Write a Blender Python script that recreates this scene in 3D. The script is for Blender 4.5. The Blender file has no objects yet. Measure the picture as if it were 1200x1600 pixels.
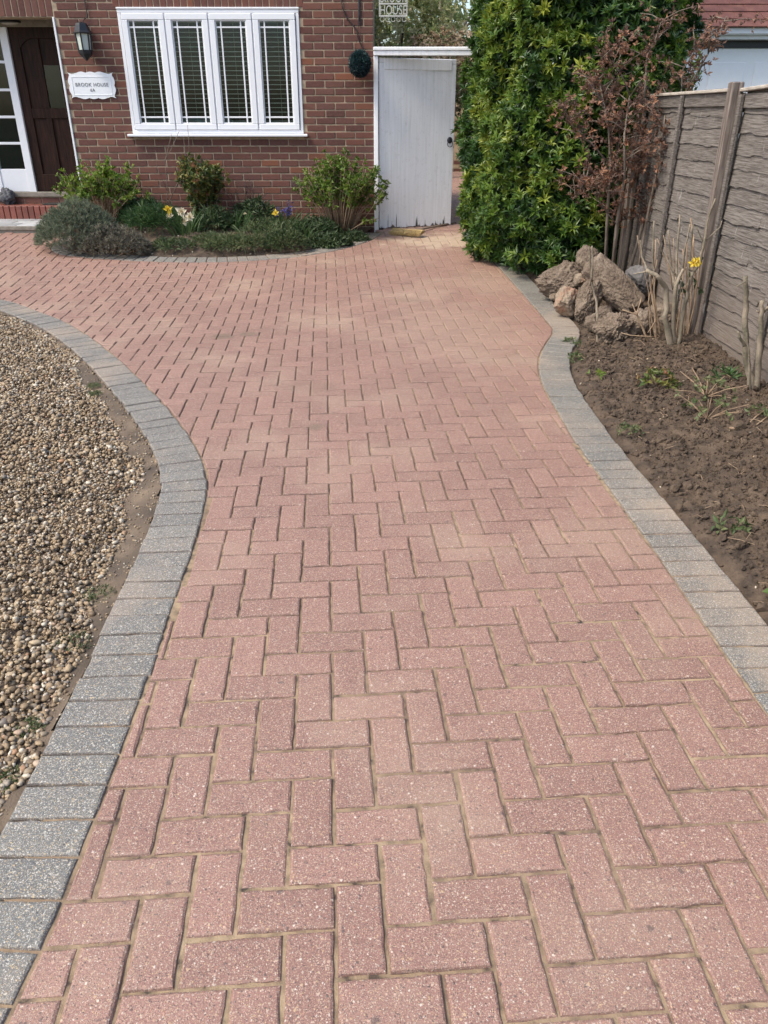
import bpy, math, random
import numpy as np
from mathutils import Vector, Matrix, noise as mnoise

random.seed(5)
RNG = np.random.default_rng(11)
S = bpy.context.scene
COL = S.collection

# ------------------------------------------------------------------ camera, sky, sun, exposure
CAM_H = 1.469
PITCH = math.atan(622 / 1210.0)
cd = bpy.data.cameras.new('camera')
cam = bpy.data.objects.new('camera', cd)
COL.objects.link(cam)
cd.sensor_fit = 'VERTICAL'
cd.sensor_height = 36.0
cd.sensor_width = 27.0
cd.lens = 36.0 * 1210 / 1600
cd.clip_start = 0.05
cd.clip_end = 900
cam.location = (0, 0, CAM_H)
cam.rotation_euler = (math.radians(90) - PITCH, 0, 0)
S.camera = cam

SUN_DIR = Vector((-0.56, -0.26, 0.79)).normalized()      # towards the sun
W = bpy.data.worlds.new('World')
S.world = W
W.use_nodes = True
wn = W.node_tree
bg = wn.nodes['Background']
sky = wn.nodes.new('ShaderNodeTexSky')
sky.sky_type = 'NISHITA'
sky.sun_disc = False
sky.sun_elevation = math.asin(SUN_DIR.z)
sky.sun_rotation = math.atan2(SUN_DIR.x, SUN_DIR.y)
sky.air_density = 1.0
sky.dust_density = 2.5
sky.ozone_density = 1.0
wn.links.new(sky.outputs['Color'], bg.inputs['Color'])
bg.inputs['Strength'].default_value = 0.12
sl = bpy.data.lights.new('sun', 'SUN')
sl.energy = 1.5
sl.angle = math.radians(20)
sl.color = (1.0, 0.93, 0.80)
so = bpy.data.objects.new('sun', sl)
COL.objects.link(so)
so.rotation_euler = SUN_DIR.to_track_quat('Z', 'Y').to_euler()
S.view_settings.view_transform = 'Standard'
S.view_settings.look = 'None'
S.view_settings.exposure = 1.28
S.view_settings.gamma = 1.0
S.view_settings.use_curve_mapping = False

# ------------------------------------------------------------------ helpers
F = 1210.0
CT, ST = math.cos(PITCH), math.sin(PITCH)


def sm(t):
    t = np.clip(t, 0, 1)
    return t * t * (3 - 2 * t)


def gz(x, y):
    """height of the paved ground: level near the camera, rising to the house"""
    z = np.interp(y, [0, 6, 6.8, 7.45, 8.46, 10.1, 18, 40], [0, 0, .012, .03, .09, .2, .38, .38])
    return z + .06 * sm((-x - 1) / 3) * sm((y - 7) / 2.5)


def at(px, py, Y):
    """surveying helper: the point of the plane y = Y that was sighted at (px, py)"""
    u = (px - 600) / F
    v = (py - 800) / F
    t = Y / (CT - v * ST)
    return Vector((u * t, Y, CAM_H + t * (-ST - v * CT)))


def proj(x, y, z):
    zc = y * CT + (CAM_H - z) * ST
    return 600 + F * x / zc, 800 + F * ((CAM_H - z) * CT - y * ST) / zc, zc


def _hash(ix, iy, seed):
    h = (ix.astype(np.int64) * 374761393 + iy.astype(np.int64) * 668265263 + seed * 1442695041) & 0xFFFFFFFF
    h = ((h ^ (h >> 13)) * 1274126177) & 0xFFFFFFFF
    h = h ^ (h >> 16)
    return (h & 0xFFFF) / 65535.0


def vnoise(x, y, seed=0):
    x = np.asarray(x, float); y = np.asarray(y, float)
    ix = np.floor(x); iy = np.floor(y)
    fx = x - ix; fy = y - iy
    fx = fx * fx * (3 - 2 * fx); fy = fy * fy * (3 - 2 * fy)
    a = _hash(ix, iy, seed); b = _hash(ix + 1, iy, seed)
    c = _hash(ix, iy + 1, seed); d = _hash(ix + 1, iy + 1, seed)
    return (a * (1 - fx) + b * fx) * (1 - fy) + (c * (1 - fx) + d * fx) * fy - .5


def fbm(x, y, seed=0, octv=4):
    s = 0; a = 1.0
    for o in range(octv):
        s = s + a * vnoise(x * 2 ** o, y * 2 ** o, seed + o * 17)
        a *= .5
    return s


def tag(o, label=None, cat=None, group=None, kind=None):
    if label: o['label'] = label
    if cat: o['category'] = cat
    if group: o['group'] = group
    if kind: o['kind'] = kind
    return o


def link(name, me, mat=None, parent=None):
    o = bpy.data.objects.new(name, me)
    COL.objects.link(o)
    if mat is not None and me is not None and len(me.materials) == 0:
        me.materials.append(mat)
    if parent is not None:
        o.parent = parent
    return o


def empty(name, loc=(0, 0, 0), label=None, cat=None, group=None):
    o = bpy.data.objects.new(name, None)
    o.empty_display_size = .1
    COL.objects.link(o)
    o.location = loc
    return tag(o, label, cat, group)


class MB:
    """collects shapes for one mesh"""

    def __init__(s):
        s.v = []; s.f = []; s.a = []

    def add(s, vs, fs, att=None):
        n = len(s.v)
        if att is not None: s.a += list(att)
        s.v += [tuple(p) for p in vs]
        s.f += [tuple(i + n for i in f) for f in fs]
        return s

    def box(s, x0, x1, y0, y1, z0, z1, bev=0.0, M=None):
        b = min(bev, (x1 - x0) * .45, (y1 - y0) * .45, (z1 - z0) * .45)
        if b <= 0:
            vs = [(x, y, z) for z in (z0, z1) for y in (y0, y1) for x in (x0, x1)]
            fs = [(0, 2, 3, 1), (4, 5, 7, 6), (0, 1, 5, 4), (2, 6, 7, 3), (0, 4, 6, 2), (1, 3, 7, 5)]
        else:
            vs = []
            idx = {}
            X = (x0, x1); Y = (y0, y1); Z = (z0, z1)
            for i in (0, 1):
                for j in (0, 1):
                    for k in (0, 1):
                        sx = b if i == 0 else -b; sy = b if j == 0 else -b; sz = b if k == 0 else -b
                        idx[i, j, k, 0] = len(vs); vs.append((X[i], Y[j] + sy, Z[k] + sz))
                        idx[i, j, k, 1] = len(vs); vs.append((X[i] + sx, Y[j], Z[k] + sz))
                        idx[i, j, k, 2] = len(vs); vs.append((X[i] + sx, Y[j] + sy, Z[k]))
            q = lambda *a: tuple(idx[t] for t in a)
            fs = []
            for i in (0, 1):
                r = [(i, 0, 0, 0), (i, 1, 0, 0), (i, 1, 1, 0), (i, 0, 1, 0)]
                fs.append(q(*(r if i else r[::-1])))
                r = [(0, i, 0, 1), (0, i, 1, 1), (1, i, 1, 1), (1, i, 0, 1)]
                fs.append(q(*(r if i else r[::-1])))
                r = [(0, 0, i, 2), (1, 0, i, 2), (1, 1, i, 2), (0, 1, i, 2)]
                fs.append(q(*(r if i else r[::-1])))
            for i in (0, 1):
                for j in (0, 1):
                    r = [(i, j, 0, 0), (i, j, 0, 1), (i, j, 1, 1), (i, j, 1, 0)]
                    fs.append(q(*(r if i == j else r[::-1])))
                    r = [(i, 0, j, 0), (i, 0, j, 2), (i, 1, j, 2), (i, 1, j, 0)]
                    fs.append(q(*(r[::-1] if i == j else r)))
                    r = [(0, i, j, 1), (0, i, j, 2), (1, i, j, 2), (1, i, j, 1)]
                    fs.append(q(*(r if i == j else r[::-1])))
                    for k in (0, 1):
                        r = [(i, j, k, 0), (i, j, k, 1), (i, j, k, 2)]
                        fs.append(q(*(r[::-1] if (i + j + k) % 2 else r)))
        if M is not None:
            vs = [M @ Vector(p) for p in vs]
        return s.add(vs, fs)

    def tube(s, path, rad, n=6, cap=True):
        P = [Vector(p) for p in path]
        if not hasattr(rad, '__len__'): rad = [rad] * len(P)
        ref = Vector((.31, .77, .55))
        vs = []; fs = []
        for i, p in enumerate(P):
            t = (P[min(i + 1, len(P) - 1)] - P[max(i - 1, 0)])
            if t.length < 1e-9: t = Vector((0, 0, 1))
            t.normalize()
            a = t.cross(ref)
            if a.length < .05: a = t.cross(Vector((1, 0, 0)))
            a.normalize(); b = t.cross(a)
            for k in range(n):
                w = 2 * math.pi * k / n
                vs.append(p + (a * math.cos(w) + b * math.sin(w)) * rad[i])
        for i in range(len(P) - 1):
            for k in range(n):
                k2 = (k + 1) % n
                fs.append((i * n + k, i * n + k2, (i + 1) * n + k2, (i + 1) * n + k))
        if cap:
            fs.append(tuple(range(n))[::-1])
            fs.append(tuple((len(P) - 1) * n + k for k in range(n)))
        return s.add(vs, fs)

    def lathe(s, prof, n, c=(0, 0, 0), rot=0.0):
        vs = []; fs = []
        for r, z in prof:
            for k in range(n):
                w = 2 * math.pi * k / n + rot
                vs.append((c[0] + r * math.cos(w), c[1] + r * math.sin(w), c[2] + z))
        m = len(prof)
        for i in range(m - 1):
            for k in range(n):
                k2 = (k + 1) % n
                fs.append((i * n + k, i * n + k2, (i + 1) * n + k2, (i + 1) * n + k))
        fs.append(tuple(range(n))[::-1])
        fs.append(tuple((m - 1) * n + k for k in range(n)))
        return s.add(vs, fs)

    def prism(s, poly, y0, y1):
        """outline in x, z; extruded along y"""
        n = len(poly)
        vs = [(x, y0, z) for x, z in poly] + [(x, y1, z) for x, z in poly]
        fs = [tuple(range(n)), tuple(range(n, 2 * n))[::-1]]
        for i in range(n):
            j = (i + 1) % n
            fs.append((i, i + n, j + n, j))
        return s.add(vs, fs)

    def mesh(s, name, smooth=False):
        me = bpy.data.meshes.new(name)
        me.from_pydata(s.v, [], s.f)
        if smooth:
            me.polygons.foreach_set('use_smooth', [True] * len(me.polygons))
        if s.a:
            at_ = me.attributes.new('rim', 'FLOAT', 'POINT'); at_.data.foreach_set('value', s.a)
        me.update()
        return me

    def build(s, name, mat, parent=None, smooth=False):
        return link(name, s.mesh(name, smooth), mat, parent)


def np_mesh(name, V, T, mat, parent=None, smooth=False, attrs=None, sizes=None):
    """V (n,3); T (m,k) polygons of k corners"""
    me = bpy.data.meshes.new(name)
    V = np.asarray(V, np.float32); T = np.asarray(T, np.int32)
    m, k = T.shape
    me.vertices.add(len(V)); me.vertices.foreach_set('co', V.ravel())
    me.loops.add(m * k); me.loops.foreach_set('vertex_index', T.ravel())
    me.polygons.add(m)
    me.polygons.foreach_set('loop_start', np.arange(0, m * k, k, dtype=np.int32))
    try:
        me.polygons.foreach_set('loop_total', np.full(m, k, np.int32))
    except Exception:
        pass
    me.update(calc_edges=True)
    me.polygons.foreach_set('use_smooth', np.full(m, bool(smooth)))
    for an, av in (attrs or {}).items():
        av = np.asarray(av, np.float32)
        if av.ndim == 1:
            a = me.attributes.new(an, 'FLOAT', 'POINT'); a.data.foreach_set('value', av)
        else:
            a = me.attributes.new(an, 'FLOAT_COLOR', 'POINT'); a.data.foreach_set('color', av.ravel())
    me.validate()
    return link(name, me, mat, parent)


# ------------------------------------------------------------------ materials
def new_mat(name):
    m = bpy.data.materials.new(name)
    m.use_nodes = True
    t = m.node_tree
    return m, t, t.nodes['Principled BSDF'], t.nodes['Material Output']


def nd(t, typ, **kw):
    n = t.nodes.new(typ)
    for k, v in kw.items():
        if k in n.inputs: n.inputs[k].default_value = v
        else: setattr(n, k, v)
    return n


def ramp(t, fac, stops, interp='LINEAR'):
    r = t.nodes.new('ShaderNodeValToRGB')
    r.color_ramp.interpolation = interp
    e = r.color_ramp.elements
    while len(e) > 1: e.remove(e[-1])
    e[0].position = stops[0][0]; e[0].color = (*stops[0][1], 1)
    for p, c in stops[1:]:
        q = e.new(p); q.color = (*c, 1)
    t.links.new(fac, r.inputs['Fac'])
    return r.outputs['Color']


def mixc(t, fac, a, b, mode='MIX'):
    n = t.nodes.new('ShaderNodeMix')
    n.data_type = 'RGBA'; n.blend_type = mode
    for sock, val in ((n.inputs[0], fac), (n.inputs[6], a), (n.inputs[7], b)):
        if isinstance(val, (int, float)): sock.default_value = val
        elif isinstance(val, tuple): sock.default_value = (*val, 1)
        else: t.links.new(val, sock)
    return n.outputs[2]


def math_(t, op, a, b=None, clamp=False):
    n = t.nodes.new('ShaderNodeMath'); n.operation = op; n.use_clamp = clamp
    for i, val in enumerate((a, b)):
        if val is None: continue
        if isinstance(val, (int, float)): n.inputs[i].default_value = val
        else: t.links.new(val, n.inputs[i])
    return n.outputs[0]


def pos(t, scale=None):
    g = t.nodes.new('ShaderNodeNewGeometry').outputs['Position']
    if scale is None: return g
    m = nd(t, 'ShaderNodeMapping')
    m.inputs['Scale'].default_value = scale
    t.links.new(g, m.inputs['Vector'])
    return m.outputs[0]


def noise(t, vec, scale, detail=4, rough=.55, out='Fac'):
    n = nd(t, 'ShaderNodeTexNoise', Scale=scale, Detail=detail, Roughness=rough)
    t.links.new(vec, n.inputs['Vector'])
    return n.outputs[out]


def bump(t, h, bsdf, strength=.3, dist=.01):
    b = nd(t, 'ShaderNodeBump', Strength=strength, Distance=dist)
    t.links.new(h, b.inputs['Height'])
    t.links.new(b.outputs['Normal'], bsdf.inputs['Normal'])


def rnd(t):
    """one random number per object and per loose piece"""
    a = t.nodes.new('ShaderNodeObjectInfo').outputs['Random']
    b = t.nodes.new('ShaderNodeNewGeometry').outputs['Random Per Island']
    return math_(t, 'FRACT', math_(t, 'ADD', a, b))


def M_noise(name, stops, scale=8, rough=.8, b=.2, bscale=None, stretch=None, detail=6, vary=0.0, spec=.5, metal=0, bd=.01):
    m, t, bs, out = new_mat(name)
    p = pos(t, stretch)
    n = noise(t, p, scale, detail)
    c = ramp(t, n, stops)
    if vary:
        v = math_(t, 'MULTIPLY_ADD', rnd(t), vary)
        v.node.inputs[2].default_value = 1 - vary / 2
        hs = nd(t, 'ShaderNodeHueSaturation')
        t.links.new(c, hs.inputs['Color']); t.links.new(v, hs.inputs['Value'])
        c = hs.outputs['Color']
    t.links.new(c, bs.inputs['Base Color'])
    bs.inputs['Roughness'].default_value = rough
    bs.inputs['Specular IOR Level'].default_value = spec
    bs.inputs['Metallic'].default_value = metal
    if b:
        bump(t, noise(t, p, bscale or scale * 4, detail), bs, b, bd)
    return m


def M_leaf(name, stops, rough=.45, trans=.25, scale=30):
    m, t, bs, out = new_mat(name)
    a = nd(t, 'ShaderNodeAttribute', attribute_name='tint')
    f = math_(t, 'ADD', a.outputs['Fac'], math_(t, 'MULTIPLY', math_(t, 'SUBTRACT', noise(t, pos(t), scale, 2), .5), .3))
    c = ramp(t, f, stops)
    t.links.new(c, bs.inputs['Base Color'])
    bs.inputs['Roughness'].default_value = rough
    tr = nd(t, 'ShaderNodeBsdfTranslucent')
    t.links.new(c, tr.inputs['Color'])
    mx = nd(t, 'ShaderNodeMixShader'); mx.inputs[0].default_value = trans
    t.links.new(bs.outputs[0], mx.inputs[1]); t.links.new(tr.outputs[0], mx.inputs[2])
    t.links.new(mx.outputs[0], out.inputs['Surface'])
    return m


def ellipse_mask(t, p, cx, cy, rx, ry, warp=.35, wscale=6):
    """soft, ragged stain lying at one spot of the paving"""
    mp = nd(t, 'ShaderNodeMapping')
    mp.inputs['Location'].default_value = (-cx / rx, -cy / ry, 0)
    mp.inputs['Scale'].default_value = (1 / rx, 1 / ry, 0)
    t.links.new(p, mp.inputs['Vector'])
    ln = nd(t, 'ShaderNodeVectorMath', operation='LENGTH')
    t.links.new(mp.outputs[0], ln.inputs[0])
    d = math_(t, 'ADD', ln.outputs['Value'], math_(t, 'MULTIPLY', math_(t, 'SUBTRACT', noise(t, p, wscale, 4), .5), warp * 4))
    r = nd(t, 'ShaderNodeMapRange')
    r.inputs['From Min'].default_value = 1.15; r.inputs['From Max'].default_value = .55
    t.links.new(d, r.inputs['Value'])
    return r.outputs[0]


def M_block(name, base_a, base_b, dark, specks, sand_amt, sand_spots=(), damp_spots=()):
    """concrete block with exposed aggregate, sand film and stains"""
    m, t, bs, out = new_mat(name)
    p = pos(t)
    r = rnd(t)
    c = mixc(t, r, base_a, base_b)
    n1 = noise(t, p, 260, 3, .7)
    c = mixc(t, ramp(t, n1, [(.35, (0, 0, 0)), (.7, (1, 1, 1))]), c, dark)
    big = noise(t, p, 9, 4)
    c = mixc(t, math_(t, 'MULTIPLY', big, .25), c, dark)
    worn = ramp(t, noise(t, p, 1.7, 5, .65), [(.40, (0, 0, 0)), (.70, (1, 1, 1))])
    c = mixc(t, math_(t, 'MULTIPLY', worn, .38), c, dark)
    hgt = None
    for sc, (lo, hi), pk in ((480, (.30, .50), .50), (250, (.30, .45), .66), (125, (.24, .36), .88)):
        v = nd(t, 'ShaderNodeTexVoronoi', Scale=sc, Randomness=1.0)
        wp = nd(t, 'ShaderNodeVectorMath', operation='ADD')
        t.links.new(p, wp.inputs[0])
        nv = nd(t, 'ShaderNodeVectorMath', operation='SCALE'); nv.inputs['Scale'].default_value = .006
        t.links.new(noise(t, p, 190, 2, .6, 'Color'), nv.inputs[0])
        t.links.new(nv.outputs[0], wp.inputs[1])
        t.links.new(wp.outputs[0], v.inputs['Vector'])
        sp = nd(t, 'ShaderNodeSeparateColor')
        t.links.new(v.outputs['Color'], sp.inputs[0])
        cc = ramp(t, sp.outputs[1], specks, 'CONSTANT')
        pick = ramp(t, sp.outputs[0], [(0, (0, 0, 0)), (pk, (1, 1, 1))], 'CONSTANT')
        edge = nd(t, 'ShaderNodeMapRange')
        edge.inputs['From Min'].default_value = hi + .1; edge.inputs['From Max'].default_value = lo
        t.links.new(v.outputs['Distance'], edge.inputs['Value'])
        k = math_(t, 'MULTIPLY', pick, edge.outputs[0])
        k = math_(t, 'MULTIPLY', k, .8)
        c = mixc(t, k, c, cc)
        hgt = k if hgt is None else math_(t, 'ADD', hgt, k)
    # films of jointing sand brushed over the blocks
    sn = noise(t, p, 1.1, 5, .6)
    sand = ramp(t, sn, [(.50, (0, 0, 0)), (.72, (1, 1, 1))])
    sand = math_(t, 'MULTIPLY', sand, sand_amt)
    sand = math_(t, 'MULTIPLY', sand, math_(t, 'ADD', noise(t, p, 60, 3), .35))
    for (cx, cy, rx, ry, am) in sand_spots:
        e = math_(t, 'MULTIPLY', math_(t, 'MULTIPLY', ellipse_mask(t, p, cx, cy, rx, ry, .6), am), math_(t, 'MULTIPLY_ADD', noise(t, p, 35, 4), 1.1))
        sand = math_(t, 'MAXIMUM', sand, e)
    c = mixc(t, sand, c, (.45, .335, .235))
    for (cx, cy, rx, ry, am) in damp_spots:
        e = math_(t, 'MULTIPLY', ellipse_mask(t, p, cx, cy, rx, ry, .25, 14), am)
        c = mixc(t, e, c, (.17, .12, .075))
    # dark grime blotches in the pores
    gr = ramp(t, noise(t, p, 38, 2, .4), [(.70, (0, 0, 0)), (.76, (1, 1, 1))])
    c = mixc(t, math_(t, 'MULTIPLY', gr, .55), c, (.05, .04, .038))
    # chamfers darkened: lodged dirt plus the shade of deep joints put into the colour
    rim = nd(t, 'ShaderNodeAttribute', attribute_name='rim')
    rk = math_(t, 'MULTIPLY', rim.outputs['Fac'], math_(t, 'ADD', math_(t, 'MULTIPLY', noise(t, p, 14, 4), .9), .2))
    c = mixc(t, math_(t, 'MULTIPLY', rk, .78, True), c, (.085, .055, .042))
    t.links.new(c, bs.inputs['Base Color'])
    bs.inputs['Roughness'].default_value = .57
    bs.inputs['Specular IOR Level'].default_value = .72
    h = math_(t, 'ADD', hgt, math_(t, 'MULTIPLY', n1, .8))
    bump(t, h, bs, .55, .0025)
    return m


SPECK_RED = [(0, (.52, .38, .28)), (.3, (.52, .35, .20)), (.44, (.68, .58, .48)), (.54, (.08, .06, .055)), (.74, (.36, .18, .125)), (.88, (.52, .35, .26))]
SPECK_GREY = [(0, (.58, .52, .42)), (.35, (.54, .40, .22)), (.5, (.70, .66, .58)), (.68, (.05, .05, .055)), (.82, (.36, .35, .33)), (.92, (.5, .36, .2))]
MAT = {}
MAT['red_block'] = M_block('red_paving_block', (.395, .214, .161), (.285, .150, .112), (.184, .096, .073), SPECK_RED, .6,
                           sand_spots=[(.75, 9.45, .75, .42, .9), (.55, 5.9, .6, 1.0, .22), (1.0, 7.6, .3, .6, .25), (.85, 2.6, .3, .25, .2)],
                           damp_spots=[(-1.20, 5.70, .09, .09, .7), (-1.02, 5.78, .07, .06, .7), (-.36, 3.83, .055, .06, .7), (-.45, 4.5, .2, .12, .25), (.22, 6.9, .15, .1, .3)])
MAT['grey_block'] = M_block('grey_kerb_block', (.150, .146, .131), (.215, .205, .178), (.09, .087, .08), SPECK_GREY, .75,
                            sand_spots=[(1.18, 2.1, .10, .5, .35), (1.40, 6.1, .16, .6, .35), (-1.80, 4.8, .2, .4, .3)])


def M_sand():
    m, t, bs, out = new_mat('jointing_sand')
    p = pos(t)
    c = ramp(t, noise(t, p, 26, 8), [(.33, (.05, .038, .028)), (.40, (.20, .145, .09)), (.55, (.33, .24, .145)), (.75, (.42, .315, .20))])
    # broad irregular patches where the joints are darker
    dark_zone = ramp(t, noise(t, p, .9, 3), [(.42, (0, 0, 0)), (.62, (1, 1, 1))])
    c = mixc(t, math_(t, 'MULTIPLY', dark_zone, .6), c, (.14, .092, .066))
    t.links.new(c, bs.inputs['Base Color'])
    bs.inputs['Roughness'].default_value = .95
    bump(t, noise(t, p, 300, 6), bs, .6, .004)
    return m


MAT['sand'] = M_sand()
MAT['soil'] = M_noise('garden_soil', [(.3, (.038, .026, .017)), (.55, (.092, .063, .041)), (.8, (.165, .116, .077))], 14, .95, 1.0, 110, detail=9, bd=.01)
MAT['dry_soil'] = M_noise('dry_soil', [(.3, (.06, .045, .032)), (.5, (.12, .088, .06)), (.7, (.19, .14, .092)), (.85, (.30, .22, .14))], 5, .95, .7, 160, detail=9, bd=.006)
MAT['earth'] = M_noise('rough_ground', [(.3, (.05, .06, .03)), (.7, (.10, .10, .055))], .6, .95, .3)
MAT['mortar'] = M_noise('mortar', [(.3, (.26, .20, .135)), (.7, (.44, .345, .24))], 18, .95, .5, 220, detail=6, bd=.004)


def M_brick():
    m, t, bs, out = new_mat('house_brick')
    p = pos(t)
    r = rnd(t)
    c = ramp(t, r, [(0, (.085, .036, .028)), (.18, (.125, .050, .037)), (.4, (.165, .062, .042)), (.6, (.115, .054, .044)), (.75, (.185, .078, .050)), (.88, (.14, .066, .050)), (.95, (.235, .085, .040)), (1, (.058, .034, .036))])
    n = noise(t, p, 40, 6, .65)
    c = mixc(t, ramp(t, n, [(.35, (0, 0, 0)), (.75, (1, 1, 1))]), c, mixc(t, .55, c, (.20, .10, .085)))
    n2 = noise(t, p, 7, 4)
    c = mixc(t, math_(t, 'MULTIPLY', n2, .35), c, (.07, .04, .035))
    eff = ramp(t, noise(t, p, 55, 3), [(.73, (0, 0, 0)), (.8, (1, 1, 1))])
    c = mixc(t, math_(t, 'MULTIPLY', eff, .5), c, (.40, .34, .30))
    t.links.new(c, bs.inputs['Base Color'])
    bs.inputs['Roughness'].default_value = .88
    bs.inputs['Specular IOR Level'].default_value = .3
    bump(t, noise(t, p, 190, 5), bs, .5, .004)
    return m


MAT['brick'] = M_brick()


def M_plain(name, col, rough=.5, metal=0, spec=.5):
    m, t, bs, out = new_mat(name)
    p = pos(t)
    n = noise(t, p, 14, 5)
    c = mixc(t, math_(t, 'MULTIPLY', n, .35), col, tuple(x * .72 for x in col))
    t.links.new(c, bs.inputs['Base Color'])
    bs.inputs['Roughness'].default_value = rough
    bs.inputs['Metallic'].default_value = metal
    bs.inputs['Specular IOR Level'].default_value = spec
    return m


MAT['upvc'] = M_plain('white_upvc', (.80, .81, .83), .35)
MAT['white_paint'] = M_plain('white_paint', (.76, .77, .79), .5)
MAT['plaque'] = M_plain('glazed_white', (.80, .82, .84), .3)
MAT['letter'] = M_plain('grey_letter', (.16, .16, .16), .5)
MAT['sign_white'] = M_plain('sign_white', (.50, .50, .46), .5)
MAT['black_metal'] = M_plain('black_metal', (.012, .014, .018), .4)
MAT['lantern_glass'] = M_plain('frosted_lantern_glass', (.50, .55, .50), .15)
MAT['lamp_glass'] = M_plain('ribbed_lamp_glass', (.40, .38, .33), .2)
MAT['cable'] = M_plain('dark_cable', (.035, .022, .02), .6)
MAT['concrete'] = M_noise('concrete', [(.3, (.17, .15, .12)), (.7, (.27, .24, .2))], 20, .9, .4)
MAT['red_tile'] = M_noise('quarry_tile', [(.3, (.15, .042, .028)), (.7, (.21, .063, .042))], 12, .55, .15, vary=.4)
MAT['grey_tile'] = M_noise('porch_tile', [(.3, (.30, .31, .32)), (.7, (.46, .46, .45))], 6, .5, .1, vary=.7)
MAT['oak'] = M_noise('dark_oak', [(.3, (.008, .004, .003)), (.55, (.026, .011, .007)), (.8, (.048, .020, .012))], 9, .55, .2, 40, stretch=(6, 6, .5), spec=.15)
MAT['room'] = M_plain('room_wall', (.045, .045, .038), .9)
MAT['sofa'] = M_plain('pale_sofa_cloth', (.45, .52, .58), .9)
MAT['blind'] = M_plain('blind_slat', (.85, .85, .78), .5)
MAT['rubber'] = M_noise('mat_rubber', [(.3, (.015, .014, .013)), (.7, (.04, .035, .03))], 60, .95, .5)
MAT['ornament'] = M_noise('dark_stone_ornament', [(.3, (.02, .022, .026)), (.7, (.12, .12, .13))], 25, .8, .5)


def M_gate():
    m, t, bs, out = new_mat('weathered_white_paint')
    p = pos(t)
    st = pos(t, (26, 26, 1.1))
    c = mixc(t, ramp(t, noise(t, st, 1.6, 6, .6), [(.40, (0, 0, 0)), (.75, (1, 1, 1))]), (.90, .905, .91), (.77, .775, .77))
    # flaked paint: long upright flakes, most of them where rain splashes the foot of the gate
    sx = nd(t, 'ShaderNodeSeparateXYZ'); t.links.new(p, sx.inputs[0])
    foot = nd(t, 'ShaderNodeMapRange')
    foot.inputs['From Min'].default_value = .75; foot.inputs['From Max'].default_value = .2
    t.links.new(sx.outputs[2], foot.inputs['Value'])
    fl = noise(t, st, 1.1, 4, .5)
    th = math_(t, 'SUBTRACT', .84, math_(t, 'MULTIPLY', foot.outputs[0], .29))
    k = nd(t, 'ShaderNodeMapRange')
    t.links.new(fl, k.inputs['Value']); t.links.new(th, k.inputs['From Min'])
    t.links.new(math_(t, 'ADD', th, .02), k.inputs['From Max'])
    c = mixc(t, k.outputs[0], c, (.05, .045, .042))
    gr = ramp(t, noise(t, p, 20, 5, .7), [(.55, (0, 0, 0)), (.85, (1, 1, 1))])
    c = mixc(t, math_(t, 'MULTIPLY', gr, .4), c, (.33, .31, .27))
    t.links.new(c, bs.inputs['Base Color'])
    bs.inputs['Roughness'].default_value = .6
    bump(t, noise(t, st, 3, 5), bs, .25, .004)
    return m


MAT['gate'] = M_gate()


def M_glass(name):
    m, t, bs, out = new_mat(name)
    tr = nd(t, 'ShaderNodeBsdfTransparent'); tr.inputs['Color'].default_value = (.80, .86, .82, 1)
    gl = nd(t, 'ShaderNodeBsdfGlossy', Roughness=.03)
    wob = nd(t, 'ShaderNodeBump', Strength=.08, Distance=.02)
    t.links.new(noise(t, pos(t), 3, 1), wob.inputs['Height'])
    t.links.new(wob.outputs[0], gl.inputs['Normal'])
    fr = nd(t, 'ShaderNodeFresnel', IOR=1.38)
    k = math_(t, 'MULTIPLY', fr.outputs[0], 1.0, True)
    mx = nd(t, 'ShaderNodeMixShader')
    t.links.new(k, mx.inputs[0]); t.links.new(tr.outputs[0], mx.inputs[1]); t.links.new(gl.outputs[0], mx.inputs[2])
    t.links.new(mx.outputs[0], out.inputs['Surface'])
    return m


MAT['glass'] = M_glass('window_glass')


def M_wood():
    m, t, bs, out = new_mat('weathered_fence_wood')
    p = pos(t)
    gr = pos(t, (24, 2.2, 60))
    n = noise(t, gr, 3.2, 7, .65)
    r = rnd(t)
    a = mixc(t, math_(t, 'ADD', math_(t, 'MULTIPLY', r, .6), math_(t, 'MULTIPLY', noise(t, pos(t, (1, 2.2, 8)), 1.6, 4), .5)), (.098, .085, .074), (.215, .190, .168))
    c = mixc(t, ramp(t, n, [(.38, (0, 0, 0)), (.60, (1, 1, 1))]), mixc(t, .75, a, (.05, .04, .033)), mixc(t, .25, a, (.33, .30, .27)))
    # earth splashed up on the lowest boards
    sx = nd(t, 'ShaderNodeSeparateXYZ'); t.links.new(p, sx.inputs[0])
    mud = nd(t, 'ShaderNodeMapRange')
    mud.inputs['From Min'].default_value = .95; mud.inputs['From Max'].default_value = .35
    t.links.new(math_(t, 'ADD', sx.outputs[2], math_(t, 'MULTIPLY', noise(t, p, 3, 4), .5)), mud.inputs['Value'])
    c = mixc(t, math_(t, 'MULTIPLY', mud.outputs[0], .7), c, (.175, .135, .106))
    sp = ramp(t, noise(t, p, 45, 3, .5), [(.66, (0, 0, 0)), (.72, (1, 1, 1))])
    c = mixc(t, math_(t, 'MULTIPLY', sp, .6), c, (.07, .05, .04))
    ck = ramp(t, noise(t, pos(t, (3, 9, 2)), 4, 3, .4), [(.69, (0, 0, 0)), (.74, (1, 1, 1))])
    c = mixc(t, math_(t, 'MULTIPLY', ck, .4), c, (.42, .39, .36))
    t.links.new(c, bs.inputs['Base Color'])
    bs.inputs['Roughness'].default_value = .9
    bs.inputs['Specular IOR Level'].default_value = .25
    bump(t, n, bs, .9, .004)
    return m


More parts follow.
